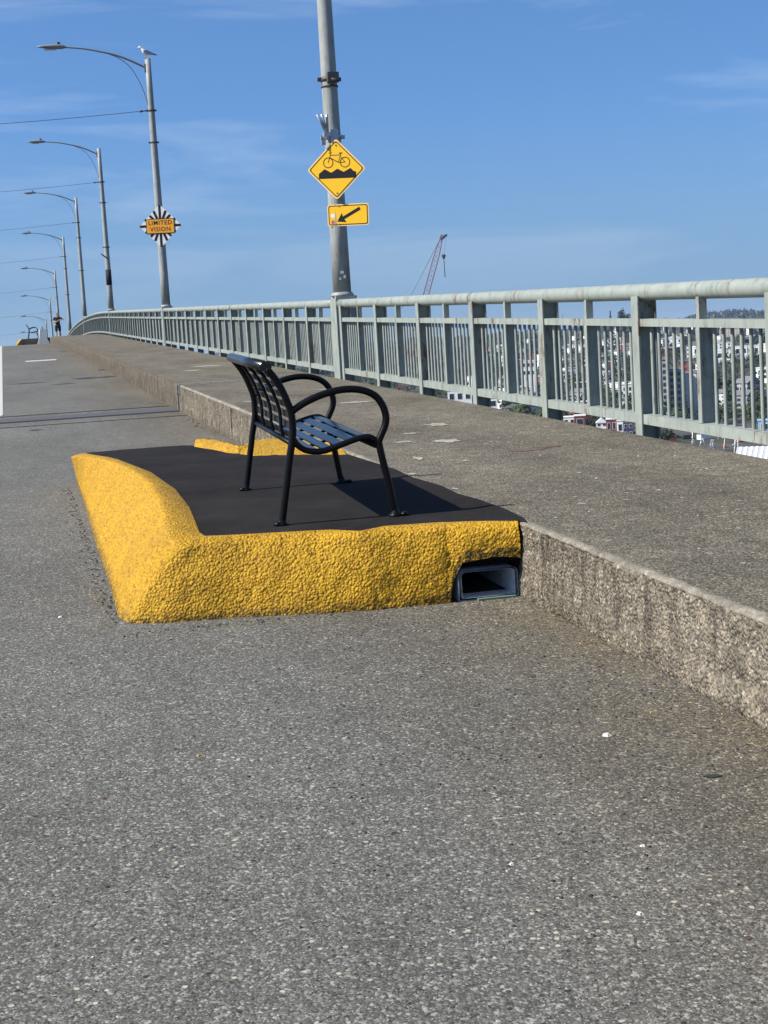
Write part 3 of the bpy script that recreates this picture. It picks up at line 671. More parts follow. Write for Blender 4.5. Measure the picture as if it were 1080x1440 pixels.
# ------------------------------------------------------------------ railing
Y0, DS, BAY = 20.9, 24.35, 2.029
def flange_post(b, y, w=.06, top=1.035, bot=-.28, x0=XR, x1=XR+.15, web=.006):
    t = .012; z = rz(y)+WALK; sh = None
    b.box(x0, x0+t, y-w, y+w, z+bot, z+top); b.box(x0+t, x1-t, y-web, y+web, z+bot, z+1.012); b.box(x1-t, x1, y-w, y+w, z+bot, z+1.012)
def railing(ya, yb, posts, label, detail, closed_a=True):
    ym = (ya+yb)/2; loc = (XR, ym, rz(ym)+WALK); R_ = root('bridge_railing', loc, label, 'railing', 'railing lengths along the walkway')
    sw = lambda y: rz(y)+WALK
    # handrail pipe
    n = 24; b = MB(); pts = [Vector((XR+.068, ya+(yb-ya)*i/n, sw(ya+(yb-ya)*i/n)+1.063)) for i in range(n+1)]
    b.tube(pts, .062, 20 if detail else 12); b.build('handrail', M['rail'], R_, loc)
    if detail:
        for i, y in enumerate(posts):
            if not ya < y < yb: continue
            d = Vector((0, 1, slope(y))).normalized()
            if i % 4 == 0:
                c = Vector((XR+.068, y+.10, sw(y+.10)+1.063)); b = MB(); b.tube([c-d*.012, c+d*.012], .0632, 20); b.build('handrail_joint', M['clamp'], R_, loc)
    for i, y in enumerate(posts):
        b = MB(); flange_post(b, y); b.build('post', M['rail'], R_, loc)
        if i+1 >= len(posts) and False: break
    spans = list(zip(posts[:-1], posts[1:]))
    if detail != 1 or True:
        if posts[0]-ya > .3: spans.insert(0, (ya-.0, posts[0]))
        if yb-posts[-1] > .3: spans.append((posts[-1], yb))
    for (p, q) in spans:
        b = MB(); b.box(XR+.014, XR+.105, p+.007, q-.007, .812, .867, sh=sw)
        b.build('middle_rail', M['rail'], R_, loc)
        b = MB(); b.box(XR+.014, XR+.105, p+.007, q-.007, .085, .158, sh=sw); b.build('bottom_rail', M['rail'], R_, loc)
        m = (p+q)/2; full = (q-p) > 1.5
        if full:
            b = MB(); z = sw(m)
            b.box(XR+.010, XR+.020, m-.028, m+.028, z+.158, z+.812); b.box(XR+.020, XR+.125, m-.005, m+.005, z+.158, z+.812)
            b.box(XR+.016, XR+.075, m-.022, m+.022, z+.867, z+1.02); b.build('middle_post', M['rail'], R_, loc)
        halves = [(p, m), (m, q)] if full else [(p, q)]
        for (c, e) in halves:
            b = MB(); nb = 7 if e-c > .9 else max(1, int((e-c)/.14)-1); n_ = 8 if detail else 5
            for j in range(nb):
                y = c+(e-c)*(j+1.05)/(nb+1.0)
                b.tube([(XR+.078, y, sw(y)+.15), (XR+.078, y, sw(y)+.815)], .0135, n_, False)
            b.build('baluster_panel', M['rail'], R_, loc)
    return R_
posts = [Y0-.42-BAY*i for i in range(12)][::-1]
railing(posts[0]-.3, Y0-.2, posts, 'nearest length of grey green railing, from the right edge to the nearest lamp post', 2)
names = ['between the nearest lamp post and the second one', 'between the second lamp post with the gull and the third', 'between the third and the fourth lamp posts', 'curving over the crest between the fourth and fifth lamp posts', 'sinking out of sight beyond the fifth lamp post']
for k in range(5):
    a_ = Y0+DS*k+.2; e_ = Y0+DS*(k+1)-.2
    ps = [Y0+DS*k+BAY*j for j in range(1, 12)]+[Y0+DS*(k+1)-.42]
    railing(a_, e_, ps, 'grey green bridge railing length '+names[k], 1 if k == 0 else 0)

# ------------------------------------------------------------------ lamp posts
LP = Vector((0, 0, 0)); PH0, PH1 = 1.20, 8.45
def prad(z): return .131-.048*(z-PH0)/(PH1-PH0)
def band(b, z, t=.03, ear=True, extra=.012, dx=1):
    r = prad(z)+extra; b.lathe((0, 0, z-t), [(r-.02, 0), (r, 0), (r, 2*t), (r-.02, 2*t)], 16)
    if ear:
        for s in (-1, 1): b.box(s*(r-.01) if s > 0 else -(r+.045), (r+.045) if s > 0 else -(r-.01), -.03, .03, z-t*.8, z+t*.8)
lamp = root('street_lamp', (XR+.148, Y0, rz(Y0)+WALK), '', 'street lamp', 'street lamps rising from the railing line')
b = MB(); b.box(-.146, .16, -.195, .195, -.28, 1.13); b.build('pedestal', M['rail'], lamp)
b = MB(); b.box(-.13, .175, -.16, .16, 1.132, 1.165); b.lathe((0, 0, 1.165), [(.165, 0), (.165, .02), (.145, .05), (.138, .055)], 20); b.build('base_collar', M['pole'], lamp)
b = MB(); b.tube([(0, 0, PH0+(PH1-PH0)*i/8) for i in range(9)], [prad(PH0+(PH1-PH0)*i/8) for i in range(9)], 24); b.build('pole', M['pole'], lamp)
DH = -.55
b = MB(); arm = [Vector((q.x*.91, 0, 8.74+DH+(q.z-8.74)*.85)) for q in bez([(-.06, 0, 8.74), (-.70, 0, 9.06), (-1.1, 0, 9.21), (-1.5, 0, 9.31), (-2.0, 0, 9.41), (-2.62, 0, 9.47)], 5)]
b.tube(arm, [.036-.012*i/len(arm) for i in range(len(arm))], 10); b.box(-.12, -.05, -.05, .05, 8.62+DH, 8.85+DH); b.build('arm', M['lamp'], lamp)
b = MB(); b.tube([Vector((q.x*.91, 0, (8.74+(q.z-8.74)*.85 if q.z > 8.74 else q.z)+DH)) for q in bez([(-1.42, 0, 9.28), (-1.0, 0, 9.12), (-.62, 0, 8.82), (-.32, 0, 8.35), (-.15, 0, 7.9), (-.10, 0, 7.66)], 5)], .010, 6); b.build('brace', M['clamp'], lamp)
lum = MB(); vs = []
secs = [(-2.60, .045, .05), (-2.70, .085, .075), (-2.85, .11, .085), (-3.05, .115, .07), (-3.25, .10, .045), (-3.37, .06, .022), (-3.40, .01, .01)]
rows = []
for (x, wy, hz) in secs:
    rows.append([Vector((x+.235, wy*cos(2*pi*k/14), 9.365+DH+.015*(-2.6-x)+hz*sin(2*pi*k/14)*(1 if sin(2*pi*k/14) > 0 else .75))) for k in range(15)])
lum.grid(rows); lo = lum.build('luminaire', M['lamp'], lamp, recalc=True)
b = MB(); b.lathe((-2.545, 0, 9.43+DH), [(0, 0), (.04, 0), (.045, .05), (.03, .08), (0, .085)], 10); b.build('photocell', M['dark'], lo)
b = MB(); b.box(-2.965, -2.625, -.07, .07, 9.285+DH, 9.308+DH); b.build('lens', m_flat('lamp_lens', (.5, .5, .48), .3), lo)
b = MB(); band(b, 6.95, .03, True); b.tube([(-.13, 0, 6.95), (-.26, 0, 6.94)], .02, 6); b.tube([(-.26, 0, 6.94), (-.36, 0, 6.93)], .032, 8); b.build('wire_clamp', M['clamp'], lamp)
for z in (6.02, 4.02):
    b = MB(); band(b, z, .025, True, .01); b.build('pole_band', M['clamp'], lamp)
lamps = [lamp]
ords = ['nearest lamp post, with two yellow signs, its top above the frame', 'second lamp post from the viewer, with the gull and the starburst sign', 'third lamp post from the viewer, dark sleeve low on its pole',
        'fourth lamp post from the viewer, just left of the third', 'fifth lamp post from the viewer, rising where the railing dips', 'sixth lamp post from the viewer, just right of the standing person\'s head',
        'seventh lamp post from the viewer, rising behind the kerb end', 'eighth lamp post from the viewer, above the white barrier', 'ninth and last lamp post, barely above the crest']
for k in range(1, 9):
    c = copy_tree(lamp); y = Y0+DS*k; c.location = (XR+.148, y, rz(y)+WALK); lamps.append(c)
for ch in list(lamp.children):
    if ch.name.startswith('pole_band') and min(q.co.z for q in ch.data.vertices) < 5: bpy.data.objects.remove(ch)
# small differences: real poles are never identical
rv = random.Random(3)
for k, c in enumerate(lamps):
    c['label'] = 'grey '+ords[k]
    if k > 0: c.rotation_euler = (rv.uniform(-.004, .004), rv.uniform(-.006, .006), rv.uniform(-.03, .03))
b = MB(); b.tube([(0, 0, 2.3), (0, 0, 3.0)], prad(2.6)+.008, 20); b.build('dark_sleeve', M['dark'], lamps[2])
b = MB(); b.tube([(0, -.12, 3.5), (-.28, -.2, 3.72)], .03, 8); b.build('flag_socket', M['clamp'], lamps[2])
# extra fittings of the nearest post
zb = at(465, 110, Y=Y0-.1).z-lamp.location.z
b = MB(); band(b, zb, .03); band(b, zb-.1, .012, False); b.box(-.06, .10, -.20, -.10, zb-.06, zb+.07); b.tube([(-.02, -.17, zb-.02), (.10, -.19, zb-.05)], .03, 8); b.build('cable_clamp', M['clamp'], lamp)
zt = at(455, 187, Y=Y0-.1).z-lamp.location.z
b = MB(); band(b, zt-.05, .03); b.box(-.16, -.07, -.19, -.08, zt-.06, zt+.0)
for (dx, dy) in ((-.15, -.05), (-.085, -.06), (-.01, -.05)): b.tube([(-.10+dx*.15, -.15, zt), (-.10+dx, -.16+dy, zt+.24)], .019, 10)
b.box(-.2, -.14, -.17, -.11, zt-.17, zt-.10)
b.build('flag_socket', M['galv'], lamp)
b = MB(); b.box(-.06, .05, -.155, -.11, zt-.3, zt+.04); b.build('sign_bracket', M['galv'], lamp)
b = MB(); q = at(481, 383, Y=Y0-.13)-lamp.location
for (dx, dz, w, h) in ((0, 0, .05, .035), (.035, -.06, .03, .05), (-.03, -.09, .03, .03)):
    x = q.x+dx; yy = -sqrt(max(.001, (prad(q.z)+.003)**2-x*x)); b.box(x-w/2, x+w/2, yy-.004, yy, q.z+dz-h/2, q.z+dz+h/2)
b.build('worn_sticker', M['stick'], lamp)

# span wires to the far side of the road
for k in range(0, 8):
    c = lamps[k].location; b = MB(); p = []
    for i in range(33):
        t = i/32; X = c.x-.36-20*t; p.append((X, c.y+.0*t, c.z+6.93-.42*4*t*(1-t)))
    b.tube(p, .0085, 6)
    o_ = b.build('span_wire', M['wire'], None, tuple(c+Vector((-.36, 0, 6.93))))
    nm = ['nearest', 'second', 'third', 'fourth', 'fifth', 'sixth', 'seventh', 'eighth'][k]
    props(o_, 'thin dark span wire leaving the %s lamp post over the road' % nm, 'wire', 'span wires across the road')

# ------------------------------------------------------------------ signs
def face(c, yaw, tilt=0):                              # sign plane: local x right, y up, z towards viewer
    nrm = Vector((-sin(yaw), -cos(yaw), 0)); rt = Vector((cos(yaw), -sin(yaw), 0)); up = Vector((0, 0, 1))
    m = Matrix((rt, up, nrm)).transposed().to_4x4(); return Matrix.Translation(c) @ m @ Matrix.Rotation(tilt, 4, 'Z')
def diamond(h, r=.03, n=5):
    s = h/sqrt(2)*2; p = rrect(0, 0, s, s, r, n); c_ = cos(pi/4); return [(x*c_-y*c_, x*c_+y*c_) for x, y in p]
def stroke(b, a, c, w, Mx, t0, t1):
    a = Vector(a); c = Vector(c); d = (c-a).normalized(); n = Vector((-d.y, d.x))*w/2
    b.prism([tuple(a-n), tuple(c-n), tuple(c+n), tuple(a+n)], Mx, t0, t1)
def circ(b, c, r, w, Mx, t0, t1, n=28):
    o = [(c[0]+(r+w/2)*cos(2*pi*k/n), c[1]+(r+w/2)*sin(2*pi*k/n)) for k in range(n)]; i = [(c[0]+(r-w/2)*cos(2*pi*k/n), c[1]+(r-w/2)*sin(2*pi*k/n)) for k in range(n)]
    b.ring(o, i, Mx, t0, t1)
SY = Y0-.19
c = at(473, 238, Y=SY); F1 = face(c, radians(26), radians(-2.2))
sg = root('warning_sign', c, 'yellow diamond warning sign with bicycle above rough bumps, on the nearest lamp post', 'road sign')
b = MB(); b.prism(diamond(.425, .04), F1, -.003, 0); b.build('plate', M['signe'], sg, c)
b = MB(); b.prism(diamond(.405, .035), F1, 0, .0012); b.build('yellow_face', M['signy'], sg, c)
b = MB(); b.ring(diamond(.395, .033), diamond(.378, .03), F1, .001, .0026)
z0, z1 = .001, .0026
for (x, y) in ((-.115, .093), (.128, .093)): circ(b, (x, y), .068, .011, F1, z0, z1)
for (p, q, w) in (((-.115, .093), (-.082, .200), .009), ((-.088, .195), (.060, .195), .009), ((-.093, .165), (.032, .093), .011), ((.032, .093), (.066, .205), .009), ((.032, .093), (.128, .093), .009),
                  ((.128, .093), (.065, .170), .009), ((-.102, .228), (-.062, .228), .013), ((-.082, .2), (-.084, .228), .009), ((.044, .220), (.092, .220), .014), ((.066, .205), (.068, .22), .009)):
    stroke(b, p, q, w, F1, z0, z1)
b.prism([(-.255, -.055+.0), (-.255, -.125), (.285, -.125), (.285, -.045), (.245, -.030), (.205, .010), (.105, -.040), (.015, .008), (-.075, -.045), (-.17, .008)][::-1], F1, z0, z1)
b.build('bicycle_symbol', M['signb'], sg, c)
b = MB()
for (x, y) in ((0, .33), (.005, -.33)): b.prism([(x+.010*cos(k), y+.010*sin(k)) for k in range(6)], F1, 0, .008)
b.build('bolt', M['clamp'], sg, c)
c = at(489.5, 302, Y=SY); F2 = face(c, radians(26), radians(-1.5))
sg = root('arrow_sign', c, 'small yellow plate with black arrow pointing down left, below the bicycle diamond', 'road sign')
b = MB(); b.prism(rrect(0, 0, .60, .305, .035), F2, -.003, 0); b.build('plate', M['signe'], sg, c)
b = MB(); b.prism(rrect(0, 0, .575, .28, .03), F2, 0, .0012); b.build('yellow_face', M['signy'], sg, c)
b = MB(); b.ring(rrect(0, 0, .567, .272, .028), rrect(0, 0, .545, .25, .022), F2, z0, z1)
A = Vector((-.16, -.088)); B = Vector((.175, .085)); d = (B-A).normalized(); n_ = Vector((-d.y, d.x))
b.prism([tuple(q) for q in (A, A+d*.115-n_*.075, A+d*.105-n_*.022, B-n_*.022, B+n_*.022, A+d*.105+n_*.022, A+d*.115+n_*.072)], F2, z0, z1)
b.build('black_arrow', M['signb'], sg, c)
b = MB(); b.prism([(-.222+.03*cos(2*pi*k/14), -.005+.03*sin(2*pi*k/14)) for k in range(14)], F2, z0, .002); b.build('white_sticker', M['stick'], sg, c)
b = MB(); b.prism([(-.222+.028*cos(2*pi*k/14), -.095+.028*sin(2*pi*k/14)) for k in range(14)], F2, z0, .002); b.build('red_sticker', M['stick2'], sg, c)
b = MB()
for (x, y) in ((-.13, .125), (-.13, -.125)): b.prism([(x+.009*cos(k), y+.009*sin(k)) for k in range(6)], F2, 0, .008)
b.build('bolt', M['clamp'], sg, c)

SY2 = Y0+DS-.20; c = at(225.5, 317.5, Y=SY2); F3 = face(c, radians(18), radians(-1.0))
sg = root('starburst_sign', c, 'white diamond sign with black rays round an orange LIMITED VISION panel, second lamp post', 'road sign')
b = MB(); b.prism(diamond(.635, .02), F3, -.004, 0); b.build('plate', M['signw'], sg, c)
b = MB()
for k in range(16):
    w = pi/2+2*pi*k/16; dx, dy = cos(w), sin(w)
    if abs(dx) > .9 and abs(dy) > .1:
        r1 = .50
    else: r1 = .62/(abs(dx)+abs(dy))
    stroke(b, (dx*.2, dy*.2), (dx*r1, dy*r1), .072, F3, .001, .004)
b.build('black_rays', M['signb'], sg, c)
b = MB(); b.prism(rrect(0, -.01, .86, .44, .02), F3, .004, .012); b.build('panel_border', M['signb'], sg, c)
b = MB(); b.prism(rrect(0, -.01, .82, .40, .01), F3, .012, .016); b.build('orange_panel', M['signo'], sg, c)
def text_mesh(name, s, size, Mx, t0, mat, parent, rel, sx=1.0, off=.0015):
    cu = bpy.data.curves.new('t', 'FONT'); cu.body = s; cu.size = size; cu.align_x = 'CENTER'; cu.align_y = 'CENTER'; cu.offset = off; cu.extrude = .001; cu.resolution_u = 3; cu.space_character = 1.14
    o = bpy.data.objects.new('t', cu); COL.objects.link(o); dg = bpy.context.evaluated_depsgraph_get()
    me = bpy.data.meshes.new_from_object(o.evaluated_get(dg)); bpy.data.objects.remove(o)
    me.transform(Matrix.Translation(-Vector(rel)) @ Mx @ Matrix.Translation((0, 0, t0)) @ Matrix.Diagonal((sx, 1, 1, 1))); me.materials.clear(); me.materials.append(mat)
    q = bpy.data.objects.new(name, me); COL.objects.link(q); q.parent = parent; return q
def place_text(s, y): return text_mesh('lettering', s, .178, F3 @ Matrix.Translation((0, y, 0)), .0175, M['signb'], sg, c, 1.0)
place_text('LIMITED', .085); place_text('VISION', -.105)

# ------------------------------------------------------------------ skinned figures
def skin(name, verts, edges, rad, mat, parent, sub=2, rootv=0):
    me = bpy.data.meshes.new(name); me.from_pydata([tuple(v) for v in verts], edges, [])
    me.materials.append(mat); o = bpy.data.objects.new(name, me); COL.objects.link(o); o.parent = parent
    md = o.modifiers.new('skin', 'SKIN'); md.use_smooth_shade = True
    sv = me.skin_vertices[0].data
    for i, r in enumerate(rad):
        r = r if hasattr(r, '__len__') else (r, r); sv[i].radius = r; sv[i].use_root = (i == rootv)
    s_ = o.modifiers.new('sub', 'SUBSURF'); s_.levels = sub; s_.render_levels = sub; return o
PY = 101.0; pz = rz(PY)+WALK; px_ = at(82.5, 474, Y=PY).x
pr = root('person', (px_, PY, pz), 'person in black t-shirt and dark shorts standing on the walkway at the crest, arms raised', 'person', rot=(0, 0, 0))
k = .98
V = [(0, 0, .95), (0, 0, 1.12), (0, .01, 1.32), (0, .01, 1.45), (0, 0, 1.53), (0, -.01, 1.66),      # pelvis..head
     (-.10, 0, .90), (-.11, -.01, .50), (-.11, .02, .09), (-.12, -.12, .035), (.10, 0, .90), (.11, -.01, .50), (.10, .02, .09), (.12, -.12, .035),
     (-.19, 0, 1.42), (-.27, -.06, 1.17), (-.06, -.27, 1.20), (.02, -.30, 1.22), (.19, 0, 1.42), (.42, -.10, 1.36), (.30, -.33, 1.30), (.12, -.36, 1.27), (0, -.015, 1.76)]
E = [(0, 1), (1, 2), (2, 3), (3, 4), (4, 5), (0, 6), (6, 7), (7, 8), (8, 9), (0, 10), (10, 11), (11, 12), (12, 13), (3, 14), (14, 15), (15, 16), (16, 17), (3, 18), (18, 19), (19, 20), (20, 21), (5, 22)]
Rr = [(.14, .10), (.12, .09), (.15, .10), (.10, .08), .052, (.075, .09), (.085, .085), .055, .038, (.045, .03), (.085, .085), .055, .038, (.045, .03), .058, .042, .028, .022, .058, .042, .028, .022, (.055, .07)]
skin('body', V, E, Rr, M['skin'], pr)
sh = [0, 1, 2, 3, 14, 15, 18, 19]; vv = [Vector(V[i]) for i in sh]; vv[0].z = .84; vv[5] = vv[4].lerp(vv[5], .62); vv[7] = vv[6].lerp(vv[7], .62)
skin('t_shirt', vv, [(0, 1), (1, 2), (2, 3), (3, 4), (4, 5), (3, 6), (6, 7)], [(.165, .13), (.15, .115), (.175, .125), (.12, .095), .08, .07, .08, .07], M['cloth'], pr)
skin('shorts', [(0, 0, 1.10), (-.10, 0, .88), (-.115, -.01, .52), (.10, 0, .88), (.115, -.01, .52)], [(0, 1), (1, 2), (0, 3), (3, 4)], [(.165, .13), (.115, .115), .095, (.115, .115), .095], M['cloth'], pr)
skin('hair', [(0, .015, 1.70), (0, .012, 1.79)], [(0, 1)], [(.085, .098), (.07, .085)], M['hair'], pr)
for s in (-1, 1):
    b = MB(); x = .12*s
    b.tube([(x, .06, .04), (x, -.02, .05), (x, -.12, .035), (x, -.18, .025)], [.04, .045, .04, .025], 10); b.build('shoe', M['shoe'], pr)
b = MB()                                                # face and fingers
b.tube([(0, -.085, 1.70), (0, -.108, 1.665)], [.008, .014], 6); b.build('nose', M['skin'], pr)
b = MB()
for s in (-1, 1): b.lathe((s*.032, -.088, 1.70), [(0, -.008), (.009, 0), (0, .008)], 8)
b.box(-.025, .025, -.095, -.088, 1.625, 1.632); b.build('eyes_and_mouth', M['hair'], pr)
for hc, s in (((.02, -.30, 1.22), 1), ((.12, -.36, 1.27), -1)):
    b = MB(); H = Vector(hc); b.tube([H+Vector((-.03*s, .03, 0)), H+Vector((.03*s, 0, .005)), H+Vector((.06*s, -.01, .008))], [.024, .035, .03], 8, flat=.5)
    for j in range(4):
        o_ = H+Vector((.055*s, -.012, -.028+.018*j)); ln = (.06, .075, .07, .05)[j]
        b.tube([o_, o_+Vector((ln*.5*s, -.01, .0)), o_+Vector((ln*.8*s, .012, 0))], [.009, .008, .006], 6)
    b.tube([H+Vector((.0, -.02, .025)), H+Vector((.03*s, -.035, .045)), H+Vector((.055*s, -.03, .055))], [.011, .010, .007], 6); b.build('hand', M['skin'], pr)

# gull on the second lamp post
g0 = lamps[1]; gc = Vector((g0.location.x-.01, g0.location.y, g0.location.z+PH1+.0)) + Vector((-.03, 0, .002))
gl = root('gull', gc, 'white and grey gull perched facing left on top of the second lamp post', 'bird')
b = MB()
def ell(b, sections, n=12):                             # lofted body: (x, z, ry, rz)
    rows = []
    for (x, z, ry, r2) in sections: rows.append([Vector((x, ry*cos(2*pi*k/n), z+r2*sin(2*pi*k/n))) for k in range(n+1)])
    b.grid(rows)
ell(b, [(-.205, .315, .004, .004), (-.20, .318, .022, .024), (-.175, .325, .034, .036), (-.145, .318, .036, .038), (-.125, .285, .042, .045), (-.10, .24, .062, .068), (-.05, .195, .078, .082), (.02, .165, .078, .074), (.10, .145, .058, .05), (.17, .13, .035, .026), (.24, .115, .022, .010), (.25, .113, .002, .002)])
b.build('body', M['gullw'], gl, recalc=True)
for s in (-1, 1):
    b = MB(); b.prism([(-.08, .22), (.0, .235), (.10, .20), (.22, .135), (.20, .115), (.08, .12), (-.04, .155)], Matrix(((1, 0, 0, 0), (0, 0, 1, 0), (0, 1, 0, 0), (0, 0, 0, 1))), s*.070, s*.084); b.build('wing', M['gullg'], gl, recalc=True)
    b = MB(); b.prism([(.17, .160), (.22, .142), (.335, .095), (.20, .115)], Matrix(((1, 0, 0, 0), (0, 0, 1, 0), (0, 1, 0, 0), (0, 0, 0, 1))), s*.03, s*.05); b.build('wing_tip', M['gullk'], gl, recalc=True)
    b = MB(); b.tube([(.0, s*.03, .12), (-.005, s*.03, .008)], .006, 6); b.box(-.05, .012, s*.03-.016, s*.03+.016, .0, .008); b.build('leg', M['pink'], gl)
    b = MB(); b.lathe((-.178, s*.033, .332), [(0, -.006), (.006, 0), (0, .006)], 6); b.build('eye', M['gullk'], gl)
b = MB(); b.tube([(-.20, 0, .318), (-.235, 0, .312), (-.25, 0, .304)], [.013, .009, .003], 8); b.build('beak', M['beak'], gl)

# ------------------------------------------------------------------ land below and beyond
def ridge(azd):                                        # skyline elevation (degrees) by azimuth
    return .06+.35*max(0, min(1, (azd-19)/9))+.05*sin(azd*1.7)+.03*sin(azd*4.1+1)
def land(x, y):
    r = sqrt(x*x+y*y); az = math.degrees(atan2(x, y)); base = -48
    if r < 850: return base+noise.noise(Vector((x*.004, y*.004, 0)))*1.0
    top = ridge(az)*pi/180*5200-16 if r <= 5200 else ridge(az)*pi/180*5200-16-(r-5200)*.03
    t = min(1, (r-850)/4350); e = t**.78
    return base+(top-base)*e+noise.noise(Vector((x*.003, y*.003, 4)))*4*min(1, t*4)
b = MB(); b.smooth = True; rows = []
RS = [0, 60, 150, 300, 450, 600, 750, 850]+[850+120*i for i in range(1, 37)]+[5600, 6500, 8000, 12000, 18000]
NA = 240
for r in RS:
    rows.append([Vector((r*sin(2*pi*k/NA), r*cos(2*pi*k/NA), land(r*sin(2*pi*k/NA)+1e-3, r*cos(2*pi*k/NA)))) for k in range(NA+1)])
b.grid(rows); props(b.build('terrain', M['ground']), kind='structure')

def crown(b, c, rx, rh, n, rnd, s, cone=False):        # leaf-clump quads through the crown volume
    lobes = [(Vector((rnd.uniform(-.5, .5)*rx, rnd.uniform(-.5, .5)*rx, rnd.uniform(-.3, .45)*rh)), rnd.uniform(.45, .7)) for _ in range(5)]
    for i in range(n):
        if cone:
            t = rnd.random()**.8; w = rnd.uniform(0, 6.283); q = rx*(1-t)*rnd.uniform(.5, 1.1)+.1; p = Vector((cos(w)*q, sin(w)*q, t*rh*2-rh))
            if rnd.random() < .25: p.z -= .1*rh
        else:
            o, k_ = lobes[i % 5]; d = Vector((rnd.gauss(0, 1), rnd.gauss(0, 1), rnd.gauss(0, 1))).normalized()*rnd.uniform(.75, 1.05)
            p = o+Vector((d.x*rx*k_, d.y*rx*k_, d.z*rh*k_))
        n_ = (p.normalized()+Vector((rnd.uniform(-.7, .7), rnd.uniform(-.7, .7), rnd.uniform(-.3, .9)))).normalized()
        a = n_.orthogonal().normalized(); a.rotate(Matrix.Rotation(rnd.uniform(0, 6.28), 3, n_)); e = n_.cross(a); ss = s*rnd.uniform(.6, 1.4)
        P = Vector(c)+p; b.add([P+a*ss, P+e*ss*.7, P-a*ss, P-e*ss*.8], [(0, 1, 2, 3)], False)
rnd = random.Random(21)
# far-off wood: skyline ridge and hillside
b = MB()
for i in range(1500):
    az = radians(rnd.uniform(11.5, 30.5)); r = rnd.choice((rnd.uniform(4700, 5300), rnd.uniform(1500, 5000), rnd.uniform(3500, 5250)))
    x, y = r*sin(az), r*cos(az); z = land(x, y); h = rnd.uniform(8, 15) if r > 3000 else rnd.uniform(9, 18)
    crown(b, (x, y, z+h*.45), h*(.6 if r > 3000 else .42), h*.55, 14 if r > 3000 else 30, rnd, h*.24, cone=rnd.random() < .6)
props(b.build('hill_forest', M['forest']), 'dark wooded hillside on the skyline seen through the top of the railing', 'forest', kind='stuff')
b = MB()
for i in range(760):
    az = radians(rnd.uniform(9, 30)); r = 700+1400*rnd.random()**1.3
    x, y = r*sin(az), r*cos(az); z = land(x, y); h = rnd.uniform(7, 14)
    crown(b, (x, y, z+h*.5), h*.5, h*.5, 95, rnd, h*.075)
for i in range(90):
    u = rnd.uniform(480, 800); d = CF+CR*((u-540)/FPX)-CU*((470-720)/FPX); q = Vector((d.x, d.y)).normalized()*rnd.uniform(610, 700)
    h = rnd.uniform(5, 9); crown(b, (q.x, q.y, -48+h*.45), h*.6, h*.5, 110, rnd, h*.07)
props(b.build('shore_woodland', M['leafg']), 'olive green tree cover between the houses below the bridge', 'woodland', kind='stuff')

# trees one can tell apart
def tree(u, v, r, hpx, wpx, label, cone=False, mat='leafg', group='single trees beyond the railing'):
    p = at(u, v, r=r); m = FPX/r; h = hpx/m; w = wpx/m; z0_ = land(p.x, p.y); top = p.z; h = max(h, top-z0_) if cone else h
    t = root('pine_tree' if cone else 'shore_tree', (p.x, p.y, z0_), label, 'tree', group)
    b = MB(); b.tube([(0, 0, -.5), (0, 0, (top-z0_)*.5), (0, 0, (top-z0_)*.92)], [w*.06, w*.045, w*.01], 7); b.build('trunk', M['bark'], t)
    b = MB(); crown(b, (0, 0, top-z0_-h*.5), w*.5, h*.5, 420, random.Random(int(u)), w*.09, cone=cone); b.build('crown', M[mat], t)
tree(872, 431, 1500, 24, 12, 'tall dark conifer breaking the skyline left of the thick railing post', False, 'forest', 'skyline conifers')
tree(881, 437, 1550, 22, 12, 'broad dark conifer touching the thick railing post on the skyline', False, 'forest', 'skyline conifers')
tree(858, 437, 1700, 22, 14, 'small pointed conifer standing alone on the skyline', True, 'forest', 'skyline conifers')
tree(791, 442, 1900, 16, 5, 'tiny conifer tip above the middle rail left of the pair', True, 'forest', 'skyline conifers')
tree(1030, 532, 900, 64, 56, 'large dark green tree mass below the white apartment block')
tree(1068, 545, 850, 62, 40, 'dark green tree at the right edge below the apartment block')
tree(985, 560, 820, 40, 26, 'rounded tree beside the glass tower, right side')
tree(733, 566, 760, 26, 30, 'olive tree seen under the railing right of the white pole')
tree(850, 580, 760, 26, 18, 'small tree between the red and the white waterside cabins')
tree(925, 606, 600, 20, 36, 'dark rounded tree at the edge of the yard beside the truck')
tree(900, 540, 900, 36, 22, 'green tree left of the glass tower')
tree(398, 505, 700, 22, 34, 'bushy dark tree under the railing behind the bench back')

